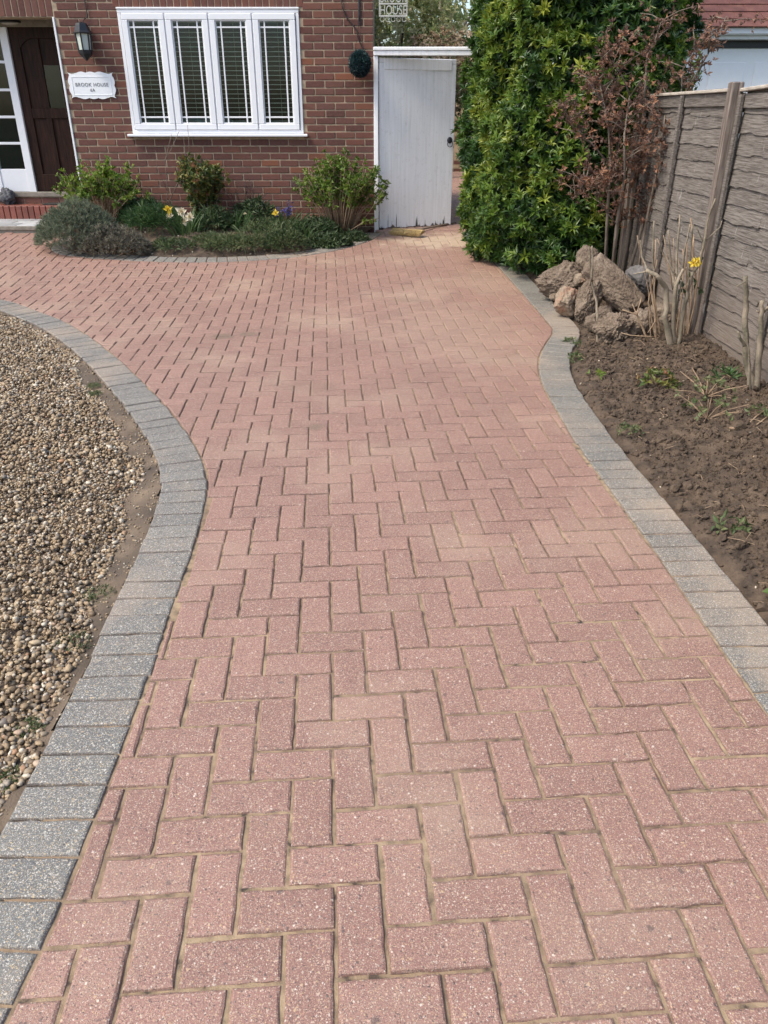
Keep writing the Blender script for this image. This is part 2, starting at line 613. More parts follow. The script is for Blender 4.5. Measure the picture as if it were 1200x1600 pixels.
MAT['wood'] = M_wood()
MAT['pale_wood'] = M_noise('bleached_wood', [(.3, (.28, .24, .19)), (.7, (.50, .45, .38))], 8, .85, .3, stretch=(8, 1, 8))
MAT['post_wood'] = M_noise('post_wood', [(.3, (.075, .055, .042)), (.5, (.165, .13, .108)), (.75, (.29, .245, .21))], 4, .9, .5, 30, stretch=(16, 16, 1))
MAT['bark'] = M_noise('grey_bark', [(.3, (.10, .075, .055)), (.6, (.22, .175, .135)), (.85, (.33, .28, .22))], 16, .9, .6, 90, stretch=(2, 2, .6))
MAT['green_bark'] = M_noise('green_bark', [(.3, (.10, .09, .06)), (.5, (.21, .175, .125)), (.7, (.33, .27, .20)), (.85, (.30, .15, .09))], 9, .85, .5, 90)
MAT['tan_twig'] = M_noise('tan_twig', [(.3, (.20, .13, .08)), (.7, (.36, .26, .17))], 20, .85, .4)
MAT['rock'] = M_noise('earthy_stone', [(.28, (.07, .05, .037)), (.5, (.17, .127, .092)), (.75, (.28, .22, .165))], 11, .95, 1.0, 55, detail=10, bd=.02, vary=.25)
MAT['pale_rock'] = M_noise('flinty_stone', [(.3, (.13, .095, .07)), (.5, (.25, .195, .14)), (.62, (.30, .17, .11)), (.7, (.30, .24, .18)), (.85, (.46, .40, .31))], 9, .85, .6, 60, detail=6)
MAT['blue_rock'] = M_noise('slate_stone', [(.3, (.085, .078, .075)), (.7, (.175, .165, .16))], 9, .9, .6, 60)
MAT['broom'] = M_noise('yellow_bristle', [(.3, (.36, .24, .09)), (.7, (.56, .42, .20))], 30, .8, .4, 120, stretch=(4, 1, 1))
MAT['broom_handle'] = M_noise('broom_handle', [(.3, (.16, .12, .09)), (.7, (.30, .23, .17))], 12, .7, .2)

# ------------------------------------------------------------------ curves of the setting (metres)
KL = [(-6.4, 7.75), (-5.4, 7.72), (-4.4, 7.45), (-3.382, 6.921), (-2.872, 6.485), (-2.451, 6.051), (-1.958, 5.368), (-1.583, 4.766), (-1.327, 4.329), (-1.125, 3.956), (-.968, 3.634),
      (-.838, 3.316), (-.786, 3.106), (-.758, 2.917), (-.728, 2.589), (-.716, 2.336), (-.705, 2.082), (-.692, 1.822), (-.685, 1.605), (-.681, 1.4),
      (-.678, 1.13), (-.68, 1.0), (-.686, .9), (-.70, .7), (-.72, .4), (-.74, .1)]
KR = [(1.04, 9.6), (1.10, 8.9), (1.16, 8.3), (1.227, 7.611), (1.269, 6.9), (1.292, 6.3), (1.30, 6.02), (1.27, 5.80), (1.18, 5.54), (1.07, 5.206), (.996, 4.835), (.967, 4.508), (.962, 4.109), (.967, 3.634),
      (.982, 3.279), (.998, 2.978), (1.014, 2.691), (1.028, 2.446), (1.035, 2.233), (1.041, 2.029), (1.047, 1.822), (1.06, 1.6), (1.07, 1.2), (1.08, .7), (1.09, .1)]
KB = [(-3.66, 9.50), (-3.68, 9.15), (-3.64, 8.86), (-3.50, 8.64), (-3.173, 8.49), (-2.682, 8.40), (-2.0, 8.365), (-1.351, 8.484), (-.829, 8.72), (-.43, 9.063), (-.149, 9.496), (-.02, 9.90)]


def resample(pts, step=.02):
    P = np.array(pts, float)
    out = []
    n = len(P)
    for i in range(n - 1):
        p0 = P[max(i - 1, 0)]; p1 = P[i]; p2 = P[i + 1]; p3 = P[min(i + 2, n - 1)]
        k = max(2, int(np.linalg.norm(p2 - p1) / step))
        for j in range(k):
            t = j / k
            out.append(.5 * ((2 * p1) + (-p0 + p2) * t + (2 * p0 - 5 * p1 + 4 * p2 - p3) * t * t + (-p0 + 3 * p1 - 3 * p2 + p3) * t ** 3))
    out.append(P[-1])
    return np.array(out)


def offset(curve, d):
    T = np.gradient(curve, axis=0)
    T /= np.linalg.norm(T, axis=1)[:, None]
    N = np.stack([-T[:, 1], T[:, 0]], 1)
    return curve + N * d


CL, CR, CB = resample(KL), resample(KR), resample(KB)
# the outer edges: left kerb lies on the -x side when walking towards the camera, and so on
CLo = offset(CL, -.2)
CRo = offset(CR, .2)
CBo = offset(CB, .2)


def inside(poly, x, y):
    x = np.asarray(x, float); y = np.asarray(y, float)
    r = np.zeros(x.shape, bool)
    n = len(poly)
    j = n - 1
    for i in range(n):
        xi, yi = poly[i]; xj, yj = poly[j]
        if yi != yj:
            c = ((yi > y) != (yj > y)) & (x < (xj - xi) * (y - yi) / (yj - yi) + xi)
            r ^= c
        j = i
    return r


def dist_curve(C, x, y):
    x = np.asarray(x, float).ravel(); y = np.asarray(y, float).ravel()
    d = np.full(x.shape, 1e9); ix = np.zeros(x.shape, int)
    for k in range(0, len(C), 2):
        dd = (x - C[k, 0]) ** 2 + (y - C[k, 1]) ** 2
        m = dd < d
        d[m] = dd[m]; ix[m] = k
    return np.sqrt(d), ix


DRIVE = [tuple(p) for p in CR[::-1]] + [(1.15, 10.4), (1.75, 18.0), (.0, 18.0), (.0, 10.1)] + [tuple(p) for p in CB[::-1]] + [(-3.66, 9.6), (-6.4, 9.6)] + [tuple(p) for p in CL]

# ------------------------------------------------------------------ ground
g = MB().add([(-300, -300, -.09), (300, -300, -.09), (300, 300, -.09), (-300, 300, -.09)], [(0, 1, 2, 3)]).build('ground', MAT['earth'])
tag(g, 'rough open ground lying under and around the garden', kind='structure')


def sheet(name, x0, x1, y0, y1, step, zf, mat, mask=None, smooth=True):
    xs = np.arange(x0, x1 + step * .5, step); ys = np.arange(y0, y1 + step * .5, step)
    X, Y = np.meshgrid(xs, ys)
    Z = zf(X, Y)
    nx, ny = len(xs), len(ys)
    V = np.stack([X.ravel(), Y.ravel(), Z.ravel()], 1)
    i, j = np.meshgrid(np.arange(nx - 1), np.arange(ny - 1))
    a = (j * nx + i).ravel()
    T = np.stack([a, a + 1, a + nx + 1, a + nx], 1)
    if mask is not None:
        c = V[T].mean(1)
        T = T[mask(c[:, 0], c[:, 1])]
        u, inv = np.unique(T.ravel(), return_inverse=True)
        V = V[u]; T = inv.reshape(T.shape)
    return np_mesh(name, V, T, mat, smooth=smooth)


drive = sheet('driveway', -6.5, 1.9, .05, 18, .05, lambda x, y: gz(x, y) - .0038 - .0022 * sm((y - 1.5) / 1.3) * sm((.95 - x + 1.1 * fbm(x * 1.4, y * 1.4, 8)) / .8) + .003 * fbm(x * 9, y * 9, 3), MAT['sand'],
              mask=lambda x, y: inside(DRIVE, x, y) | ((y < 10.3) & (dist_curve(CL, x, y)[0] < .12)) | ((y < 10.3) & (dist_curve(CR, x, y)[0] < .12)) | (dist_curve(CB, x, y)[0] < .12))
tag(drive, 'sand bed of the red herringbone block driveway', kind='structure')

# ---- paving blocks, 90 degree herringbone
PIT = .1015
ANG = math.radians(3.93)
UX = np.array([math.cos(ANG), math.sin(ANG)]); VX = np.array([-math.sin(ANG), math.cos(ANG)])
ORG = np.array([-.1008, 2.535]) - VX * 16 * PIT


def block_rings(poly, top=0.0, depth=.045):
    """bevelled block over a convex outline"""
    P = np.array(poly, float)
    n = len(P)

    def inset(d):
        out = []
        for i in range(n):
            a = P[i - 1]; b = P[i]; c = P[(i + 1) % n]
            e1 = b - a; e2 = c - b
            e1 = e1 / (np.linalg.norm(e1) + 1e-9); e2 = e2 / (np.linalg.norm(e2) + 1e-9)
            n1 = np.array([-e1[1], e1[0]]); n2 = np.array([-e2[1], e2[0]])
            m = n1 + n2
            L = np.dot(m, m)
            m = m * (2 / max(L, .6))
            out.append(b + m * d)
        return np.array(out)

    rings = [(P, top - depth), (P, top - .0075), (inset(.0026), top - .0024), (inset(.0075), top)]
    vs = []; fs = []
    for q, z in rings:
        vs += [(x, y, z) for x, y in q]
    for r in range(3):
        for i in range(n):
            j = (i + 1) % n
            fs.append((r * n + i, r * n + j, (r + 1) * n + j, (r + 1) * n + i))
    fs.append(tuple(3 * n + i for i in range(n)))
    return vs, fs


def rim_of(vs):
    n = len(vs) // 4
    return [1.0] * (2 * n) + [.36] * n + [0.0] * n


def clip(poly, p, nrm):
    out = []
    n = len(poly)
    for i in range(n):
        a = poly[i]; b = poly[(i + 1) % n]
        da = np.dot(a - p, nrm); db = np.dot(b - p, nrm)
        if da >= 0: out.append(a)
        if (da >= 0) != (db >= 0): out.append(a + (b - a) * (da / (da - db)))
    return out


def ragged(poly, amp, step=.028):
    out = []
    n = len(poly)
    for i in range(n):
        a = np.array(poly[i]); b = np.array(poly[(i + 1) % n])
        L = np.linalg.norm(b - a)
        k = max(1, int(L / step))
        d = (b - a) / (L + 1e-9); nn = np.array([-d[1], d[0]])
        out.append(a)
        for q in range(1, k):
            out.append(a + d * L * q / k + nn * random.gauss(.0002, amp))
    return out


J = .0028   # half a joint
cells = []
for i in range(-75, 40):
    for j in range(-12, 180):
        k = (i - j) % 4
        if k == 0: cells.append((i, j, 2, 1))
        elif k == 3: cells.append((i, j, 1, 2))
C = np.array([ORG + UX * PIT * (i + w / 2) + VX * PIT * (j + h / 2) for i, j, w, h in cells])
fit = np.zeros(len(cells), bool)
box_ok = (C[:, 0] > -6.3) & (C[:, 0] < 1.9) & (C[:, 1] > .2) & (C[:, 1] < 17.9)
fit[box_ok] = True
dmin = np.full(len(cells), 9.0); dwho = np.zeros(len(cells), int); dix = np.zeros(len(cells), int)
for w, cv in enumerate((CL, CR, CB)):
    d, ix = dist_curve(cv, C[:, 0], C[:, 1])
    m = d < dmin
    dmin[m] = d[m]; dwho[m] = w; dix[m] = ix[m]
ins = inside(DRIVE, C[:, 0], C[:, 1])
full_polys = []
for q in np.nonzero(fit)[0]:
    if not ins[q] and dmin[q] > .12: continue
    i, j, w, h = cells[q]
    jx, jy = random.uniform(-.0012, .0012), random.uniform(-.0012, .0012)
    jj = J - .0009 * float(sm((C[q][1] - 1.5) / 1.5))
    hw, hh = w * PIT / 2 - jj, h * PIT / 2 - jj
    a = random.gauss(0, .006)
    u2 = UX * math.cos(a) + VX * math.sin(a); v2 = VX * math.cos(a) - UX * math.sin(a)
    cc = C[q] + (jx, jy)
    poly = [cc - u2 * hw - v2 * hh, cc + u2 * hw - v2 * hh, cc + u2 * hw + v2 * hh, cc - u2 * hw + v2 * hh]
    whole = True
    if dmin[q] < .13:
        cv = (CL, CR, CB)[dwho[q]]
        k = dix[q]
        tn = cv[min(k + 3, len(cv) - 1)] - cv[max(k - 3, 0)]
        tn = tn / np.linalg.norm(tn)
        nrm = np.array([-tn[1], tn[0]]) * (1, -1, -1)[dwho[q]]
        p2 = clip(poly, cv[k] + nrm * .006, nrm)
        if len(p2) < 3: continue
        A = .5 * abs(sum(p2[s][0] * p2[(s + 1) % len(p2)][1] - p2[(s + 1) % len(p2)][0] * p2[s][1] for s in range(len(p2))))
        if A < .0012: continue
        span = max(np.linalg.norm(p - q_) for p in p2 for q_ in p2)
        if A / span < .016: continue
        whole = len(p2) == 4 and A > .0185
        keep = [p2[0]]
        for s in p2[1:]:
            if np.linalg.norm(s - keep[-1]) > .004: keep.append(s)
        if np.linalg.norm(keep[0] - keep[-1]) < .004: keep.pop()
        if len(keep) < 3: continue
        poly = keep
    full_polys.append((q, poly, whole))

sized = []
for s, (q, poly, whole) in enumerate(full_polys):
    x, y = C[q]
    px, py, zc = proj(x, y, 0)
    vis = -20 < px < 1220 and 0 < py < 1640
    sized.append((zc if vis else 1e3 + zc, s))
sized.sort()
as_part = set(s for _, s in sized[:300])
stuff = MB()
for s, (q, poly, whole) in enumerate(full_polys):
    cc = np.mean(poly, axis=0)
    x, y = float(cc[0]), float(cc[1])
    z = float(gz(x, y)) + random.gauss(0, .0011) + .0022
    e = .08
    sx = float(gz(x + e, y) - gz(x - e, y)) / (2 * e) + random.gauss(0, .006)
    sy = float(gz(x, y + e) - gz(x, y - e)) / (2 * e) + random.gauss(0, .006)
    vs, fs = block_rings([p - cc for p in (ragged(poly, .0009) if s in as_part else poly)])
    # worn corners and edges
    nn = len(poly)
    vs = [(vx + random.gauss(0, .0005), vy + random.gauss(0, .0005), vz + vx * sx + vy * sy + (random.gauss(0, .0005) if vz > -.02 else 0)) for vx, vy, vz in vs]
    if s in as_part:
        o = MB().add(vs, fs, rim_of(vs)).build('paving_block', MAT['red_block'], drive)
        o.location = (x, y, z)
    else:
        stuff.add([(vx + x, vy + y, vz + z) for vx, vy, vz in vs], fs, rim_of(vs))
o = stuff.build('paving_blocks', MAT['red_block'], drive)
tag(o, kind='stuff')


# ---- kerbs
def kerb(name, cin, cout, label, side):
    base = MB()
    n = len(cin)
    ext = []
    for k in range(n):
        a = cin[k]; b = cout[k]
        d = (b - a) / np.linalg.norm(b - a)
        ext.append((a - d * .012, b + d * .045))
    vs = []
    for (a, b) in ext:
        za = float(gz(*a)) - .006; zb = float(gz(*b)) - .010
        vs += [(a[0], a[1], za), (b[0] * .75 + a[0] * .25, b[1] * .75 + a[1] * .25, zb), (b[0], b[1], zb - .035)]
    fs = []
    for k in range(n - 1):
        for r in range(2):
            q = (3 * k + r, 3 * k + 3 + r, 3 * k + 4 + r, 3 * k + 1 + r)
            fs.append(q if side > 0 else q[::-1])
    base.add(vs, fs)
    ko = base.build(name, MAT['sand'])
    tag(ko, label, kind='structure')
    # march along
    li = np.concatenate([[0], np.cumsum(np.linalg.norm(np.diff(cin, axis=0), axis=1))])
    lo = np.concatenate([[0], np.cumsum(np.linalg.norm(np.diff(cout, axis=0), axis=1))])
    t0 = 0.0
    idx = np.arange(n)
    while True:
        si = np.interp(t0, idx, li); so_ = np.interp(t0, idx, lo)
        t1 = max(np.interp(si + .103, li, idx), np.interp(so_ + .103, lo, idx))
        t1 = min(t1, np.interp(si + .121, li, idx)) if np.interp(si + .121, li, idx) > t0 + .5 else t1
        if t1 >= n - 1.01: break
        f = lambda cv, t: np.array([np.interp(t, idx, cv[:, 0]), np.interp(t, idx, cv[:, 1])])
        a0, a1, b0, b1 = f(cin, t0), f(cin, t1), f(cout, t0), f(cout, t1)

        def edge(p, q):
            L = np.linalg.norm(q - p); d = (q - p) / (L + 1e-9)
            w = min(L - .0045, .106)
            m = (p + q) / 2
            return m - d * w / 2, m + d * w / 2
        a0, a1 = edge(a0, a1); b0, b1 = edge(b0, b1)
        sh = random.gauss(0, .002)
        dd = (b0 - a0) / np.linalg.norm(b0 - a0)
        poly = [p + dd * sh for p in (a0, a1, b1, b0)]
        ar = sum(poly[s][0] * poly[(s + 1) % 4][1] - poly[(s + 1) % 4][0] * poly[s][1] for s in range(4))
        if ar < 0: poly = poly[::-1]
        cc = np.mean(poly, axis=0)
        x, y = float(cc[0]), float(cc[1])
        e = .08
        sx = float(gz(x + e, y) - gz(x - e, y)) / (2 * e) + random.gauss(0, .008)
        sy = float(gz(x, y + e) - gz(x, y - e)) / (2 * e) + random.gauss(0, .012)
        vs, fs = block_rings([p - cc for p in ragged(poly, .0010)], depth=.06)
        vs = [(vx + random.gauss(0, .0004), vy + random.gauss(0, .0004), vz + vx * sx + vy * sy) for vx, vy, vz in vs]
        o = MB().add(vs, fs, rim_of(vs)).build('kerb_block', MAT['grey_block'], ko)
        o.location = (x, y, float(gz(x, y)) + .004 + random.gauss(0, .0014))
        t0 = t1
    return ko


kerb('kerb_left', CL, CLo, 'curved grey block edging between the gravel and the red driveway', 1)
kerb('kerb_right', CR, CRo, 'wavy grey block edging between the driveway and the bare soil bed', -1)
kerb('kerb_bed', CB, CBo, 'grey block edging round the flower bed under the window', -1)

# ---- soil of the right-hand bed
BEDR = [tuple(p) for p in CRo] + [(1.3, -.2), (2.6, -.2), (2.6, 10.0), (1.2, 10.0)]


def soil_r(x, y):
    dk = dist_curve(CRo, x, y)[0].reshape(np.shape(x))
    lift = .085 * sm((dk - .03) / .75) - .022 * (1 - sm(dk / .07))
    rough = .25 + .75 * sm((dk - .01) / .16)
    z = gz(x, y) + lift + rough * (.035 * fbm(x * 2.3, y * 2.3, 5) + .030 * fbm(x * 11, y * 11, 9) + .034 * np.abs(fbm(x * 26, y * 26, 21)) + .02 * fbm(x * 45, y * 45, 2, 2))
    return z - .006


soilr = sheet('soil_bed', 1.0, 2.6, .2, 9.8, .015, soil_r, MAT['soil'], mask=lambda x, y: inside(BEDR, x, y))
tag(soilr, 'dug brown earth of the bed between the edging and the wooden fence', kind='structure')

BEDH = [tuple(p) for p in CBo] + [(-.1, 10.14), (-3.62, 10.14), (-3.66, 9.5)]


def soil_h(x, y):
    dk = dist_curve(CBo, x, y)[0].reshape(np.shape(x))
    return gz(x, y) + .11 * sm(dk / .7) - .025 * (1 - sm(dk / .06)) + .03 * fbm(x * 6, y * 6, 31) + .02 * fbm(x * 25, y * 25, 41)


soilh = sheet('flower_bed_soil', -3.9, .0, 8.3, 10.12, .02, soil_h, MAT['soil'], mask=lambda x, y: inside(BEDH, x, y))
tag(soilh, 'dark earth of the flower bed below the white window', kind='structure')

GRAV = [tuple(p) for p in CLo] + [(-.95, -.2), (-7, -.2), (-7, 7.5)]


def soil_l(x, y):
    dk = dist_curve(CLo, x, y)[0].reshape(np.shape(x))
    return gz(x, y) - .014 - .016 * sm(dk / .15) + .012 * fbm(x * 7, y * 7, 51) + .008 * fbm(x * 40, y * 40, 61)


soill = sheet('gravel_bed', -4.2, -.7, .3, 7.4, .03, soil_l, MAT['dry_soil'], mask=lambda x, y: inside(GRAV, x, y))
tag(soill, 'sandy ground under the gravel and along the left edging', kind='structure')


# ---- unit icospheres for pebbles, clods and stones
def ico(sub):
    p = (1 + 5 ** .5) / 2
    v = [(-1, p, 0), (1, p, 0), (-1, -p, 0), (1, -p, 0), (0, -1, p), (0, 1, p), (0, -1, -p), (0, 1, -p), (p, 0, -1), (p, 0, 1), (-p, 0, -1), (-p, 0, 1)]
    v = [np.array(a, float) / np.linalg.norm(a) for a in v]
    f = [(0, 11, 5), (0, 5, 1), (0, 1, 7), (0, 7, 10), (0, 10, 11), (1, 5, 9), (5, 11, 4), (11, 10, 2), (10, 7, 6), (7, 1, 8), (3, 9, 4), (3, 4, 2), (3, 2, 6), (3, 6, 8), (3, 8, 9), (4, 9, 5), (2, 4, 11), (6, 2, 10), (8, 6, 7), (9, 8, 1)]
    for _ in range(sub):
        mid = {}; nf = []

        def mp(a, b):
            k = (min(a, b), max(a, b))
            if k not in mid:
                q = v[a] + v[b]; v.append(q / np.linalg.norm(q)); mid[k] = len(v) - 1
            return mid[k]
        for a, b, c in f:
            ab, bc, ca = mp(a, b), mp(b, c), mp(c, a)
            nf += [(a, ab, ca), (b, bc, ab), (c, ca, bc), (ab, bc, ca)]
        f = nf
    return np.array(v), np.array(f)


ICO = {k: ico(k) for k in (0, 1, 2, 3, 4, 5)}


def rand_rot(n):
    q = RNG.normal(size=(n, 4)); q /= np.linalg.norm(q, axis=1)[:, None]
    w, x, y, z = q.T
    return np.stack([np.stack([1 - 2 * (y * y + z * z), 2 * (x * y - z * w), 2 * (x * z + y * w)], 1),
                     np.stack([2 * (x * y + z * w), 1 - 2 * (x * x + z * z), 2 * (y * z - x * w)], 1),
                     np.stack([2 * (x * z - y * w), 2 * (y * z + x * w), 1 - 2 * (x * x + y * y)], 1)], 1)


def pebbles(P, size, sub, flat=.65, jag=.12, tilt=.5):
    """P (n,3) centres; returns vertices, triangles, index of the pebble of each vertex"""
    V, T = ICO[sub]
    n = len(P); m = len(V)
    sc = np.stack([size * RNG.uniform(.75, 1.35, n), size * RNG.uniform(.65, 1.1, n), size * RNG.uniform(flat * .75, flat * 1.25, n)], 1)
    A = V[None] * sc[:, None, :] * (1 + RNG.normal(0, jag, (n, m, 1)))
    R = rand_rot(n)
    # mostly lying flat: blend of a yaw and a free rotation
    yaw = RNG.uniform(0, 6.283, n)
    Y = np.zeros((n, 3, 3)); Y[:, 0, 0] = np.cos(yaw); Y[:, 0, 1] = -np.sin(yaw); Y[:, 1, 0] = np.sin(yaw); Y[:, 1, 1] = np.cos(yaw); Y[:, 2, 2] = 1
    free = RNG.uniform(0, 1, n) < tilt
    R[~free] = Y[~free]
    A = np.einsum('nij,nmj->nmi', R, A) + P[:, None, :]
    TT = T[None] + (np.arange(n) * m)[:, None, None]
    return A.reshape(-1, 3), TT.reshape(-1, 3), np.repeat(np.arange(n), m)


def M_pebble():
    m, t, bs, out = new_mat('flint_gravel')
    a = nd(t, 'ShaderNodeAttribute', attribute_name='tint')
    c = ramp(t, a.outputs['Fac'], [(0, (.08, .055, .036)), (.12, (.16, .105, .058)), (.32, (.26, .18, .10)), (.48, (.36, .255, .145)), (.62, (.45, .345, .215)), (.72, (.24, .20, .15)), (.8, (.12, .115, .11)), (.86, (.55, .47, .35)), (.94, (.66, .60, .48)), (1, (.34, .16, .07))])
    n = noise(t, pos(t), 120, 4)
    c = mixc(t, math_(t, 'MULTIPLY', n, .6), c, (.20, .14, .08))
    t.links.new(c, bs.inputs['Base Color'])
    bs.inputs['Roughness'].default_value = .6
    bump(t, noise(t, pos(t), 300, 3), bs, .3, .002)
    return m


MAT['pebble'] = M_pebble()

allV, allT, allA = [], [], []
base = 0
for (y0, y1, dens, sub, smin, smax) in ((.75, 2.0, 10500, 1, .0032, .0095), (2.0, 3.2, 9500, 0, .0036, .0100), (3.2, 7.3, 6600, 0, .0050, .0112)):
    n = int((y1 - y0) * 3.4 * dens)
    x = RNG.uniform(-4.1, -.7, n); y = RNG.uniform(y0, y1, n)
    left = -(y * CT + CAM_H * ST) * 600 / F - .25
    m = ((x > left) | ((x > left - .8) & (RNG.uniform(0, 1, n) < .22))) & inside(GRAV, x, y)
    x, y = x[m], y[m]
    dk = dist_curve(CLo, x, y)[0]
    edge = .062 + .09 * vnoise(y * 2.1, y * 0 + 3, 4) + .05 * vnoise(y * 9, x * 9, 8) + .06 * sm((y - 2.6) / .5) * sm((4.4 - y) / .8)
    keep = (dk > edge) | ((RNG.uniform(0, 1, len(x)) < .20) & (dk > .012))
    x, y, dk, edge = x[keep], y[keep], dk[keep], edge[keep]
    size = RNG.uniform(smin, smax, len(x)) * (1 + .55 * (RNG.uniform(0, 1, len(x)) < .10)) * np.where(dk < edge, .55, 1)
    zb = soil_l(x, y)
    z = zb + size * .35 + RNG.uniform(0, .030, len(x)) * sm((dk - edge) / .12) + .012 * fbm(x * 3, y * 3, 77) * sm((dk - edge) / .2)
    V, T, A = pebbles(np.stack([x, y, z], 1), size, sub)
    tn = RNG.uniform(0, 1, len(x))[A]
    allV.append(V); allT.append(T + base); allA.append(tn); base += len(V)
gravel = np_mesh('gravel', np.concatenate(allV), np.concatenate(allT), MAT['pebble'], smooth=True, attrs={'tint': np.concatenate(allA)})
tag(gravel, 'loose brown and white flint gravel left of the driveway', 'gravel', kind='stuff')

# clods of the dug bed
n = 28000
x = RNG.uniform(1.05, 2.35, n); y = RNG.uniform(1.3, 7.5, n)
m = inside(BEDR, x, y) & (dist_curve(CRo, x, y)[0] > .015 + .09 * RNG.uniform(0, 1, n))
x, y = x[m], y[m]
right = (y * CT + CAM_H * ST) * 600 / F + .3
m = x < right
x, y = x[m], y[m]
size = .003 + .012 * RNG.uniform(0, 1, len(x)) ** 2.6 + .012 * (RNG.uniform(0, 1, len(x)) < .025)
z = soil_r(x, y) + size * .25
V, T, A = pebbles(np.stack([x, y, z], 1), size, 0, .7, .22, .9)
clods = np_mesh('soil_clods', V, T, MAT['soil'], smooth=False)
tag(clods, 'crumbled lumps of brown earth lying on the dug bed', 'soil', kind='stuff')
# pale chips in the soil
n = 130
x = RNG.uniform(1.2, 2.15, n); y = RNG.uniform(1.9, 6.2, n)
m = inside(BEDR, x, y); x, y = x[m], y[m]
size = RNG.uniform(.003, .008, len(x))
V, T, A = pebbles(np.stack([x, y, soil_r(x, y) + size * .5], 1), size, 1, .6)
chips = np_mesh('stone_chips', V, T, MAT['pebble'], smooth=True, attrs={'tint': RNG.uniform(.5, .95, len(x))[A]})
tag(chips, 'pale stone chips scattered over the dug bed', 'stones', kind='stuff')
n = 160
x = RNG.uniform(-3.4, -.3, n); y = RNG.uniform(8.5, 9.4, n)
m = inside(BEDH, x, y); x, y = x[m], y[m]
size = RNG.uniform(.006, .014, len(x))
V, T, A = pebbles(np.stack([x, y, soil_h(x, y) + size * .5], 1), size, 1, .6)
chips = np_mesh('bed_chips', V, T, MAT['pebble'], smooth=True, attrs={'tint': RNG.uniform(.0, .95, len(x))[A]})
tag(chips, 'small stones scattered along the front of the flower bed', 'stones', kind='stuff')
# ------------------------------------------------------------------ house
WY = 10.1            # face of the brickwork
house = empty('house', (0, 0, 0), 'red brown brick house with a white four-light window and dark oak front door', 'house')
mb = MB()
Y0, Y1 = WY + .006, WY + .25
mb.box(-3.64, -2.94, Y0, Y1, -.1, 2.42)
mb.box(-2.94, -.94, Y0, Y1, -.1, 1.245)
mb.box(-.94, -.122, Y0, Y1, -.1, 2.50)
mb.box(-3.64, -2.94, Y0, Y1, 2.42, 2.50)
mb.box(-3.64, -.122, Y0, Y1, 2.50, 3.3)
mb.box(-5.9, -3.64, Y0, Y1, 2.42, 3.3)
mb.box(-8.0, -5.9, Y0, Y1, -.1, 3.3)
mb.box(-.36, -.125, Y1, 12.5, -.1, 3.3)          # return wall, unseen; kept low and short so sun reaches the trees
mb.box(-8.0, -.365, Y1 + .01, 12.5, 3.1, 3.3)  # unseen roof slab, put in to keep light out of the rooms
mb.box(-8.0, -.365, 12.45, 12.6, -.1, 3.09)
wall = mb.build('brick_wall', MAT['mortar'], house)


def brick_mesh(L, h, dep, seed):
    r = random.Random(seed)
    b = MB().box(-L / 2, L / 2, 0, dep, -h / 2, h / 2, bev=.004)
    b.v = [(x + r.gauss(0, .0012), y + r.gauss(0, .0009), z + r.gauss(0, .0012)) for x, y, z in b.v]
    return b.mesh('brick')


BM = {}


def bmesh_for(L, h=.065):
    k = (round(L, 3), round(h, 3), random.randrange(3))
    if k not in BM:
        BM[k] = brick_mesh(k[0], k[1], .012, hash(k) % 1000)
        BM[k].materials.append(MAT['brick'])
    return BM[k]


bricks = []      # x, z, length, height
XR = -.12
for row in range(-2, 44):
    z = .045 + row * .075
    lo, hi = -3.64, XR
    segs = [(lo, hi)]
    if z + .033 > 1.243 and z - .033 < 2.50:
        segs = [(lo, -2.94), (-.94, hi)]
    elif 2.50 <= z + .033 < 2.76:
        segs = [(lo, -2.985), (-.895, hi)]
    for a, b in segs:
        # corner bonding from the right-hand end
        x = hi if b == hi else None
        edges = []
        start = hi - (.1075 if row % 2 else .22)
        e = hi
        cuts = [hi]
        while start > lo - .3:
            cuts.append(start); start -= .225
        for q in range(len(cuts) - 1):
            r_, l_ = cuts[q] - (.0062 if q else 0), cuts[q + 1] + .0062
            r_ = min(r_, b - (.004 if b != hi else 0)); l_ = max(l_, a + .004)
            if r_ - l_ > .035: bricks.append(((l_ + r_) / 2, z, r_ - l_, .062))
for k in range(28):                                     # soldier course over the window
    bricks.append((-2.985 + .0375 + k * .075, 2.50 + .125, .065, .222))
for k in range(31):                                     # and over the porch
    bricks.append((-3.645 - .0375 - k * .075, 2.42 + .113, .065, .215))
for row in range(-1, 44):                               # left of the porch, out of the picture
    for k in range(9):
        bricks.append((-5.9 - .11 - k * .225 + (.1125 if row % 2 else 0), .045 + row * .075, .215, .065))
for row in range(35, 44):
    for k in range(11):
        bricks.append((-3.76 - k * .225 + (.1125 if row % 2 else 0), .045 + row * .075, .215, .065)) if .045 + row * .075 > 2.70 else None


def bscore(b):
    px, py, zc = proj(b[0], WY, b[1])
    if px < -10 or px > 1210 or py < -8: return 1e3
    return -min(b[2] * b[3], .014) * (1.0 if py < 290 else .5)


bricks = [b for b in bricks if not (b[0] < -5.85 and b[0] > -5.9)]
order = sorted(range(len(bricks)), key=lambda k: bscore(bricks[k]))
rest = MB()
for rank, k in enumerate(order):
    x, z, L, h = bricks[k]
    dy = random.gauss(0, .0012)
    if rank < 300:
        o = link('brick', bmesh_for(L, h), None, wall)
        o.location = (x, WY + dy, z)
    else:
        rest.box(x - L / 2, x + L / 2, WY + dy, WY + .012, z - h / 2, z + h / 2, bev=.004)
o = rest.build('bricks', MAT['brick'], wall)
tag(o, kind='stuff')
# white bead on the corner of the porch
MB().box(-3.662, -3.640, WY - .012, WY + .03, .35, 2.42, .003).build('corner_bead', MAT['white_paint'], house)

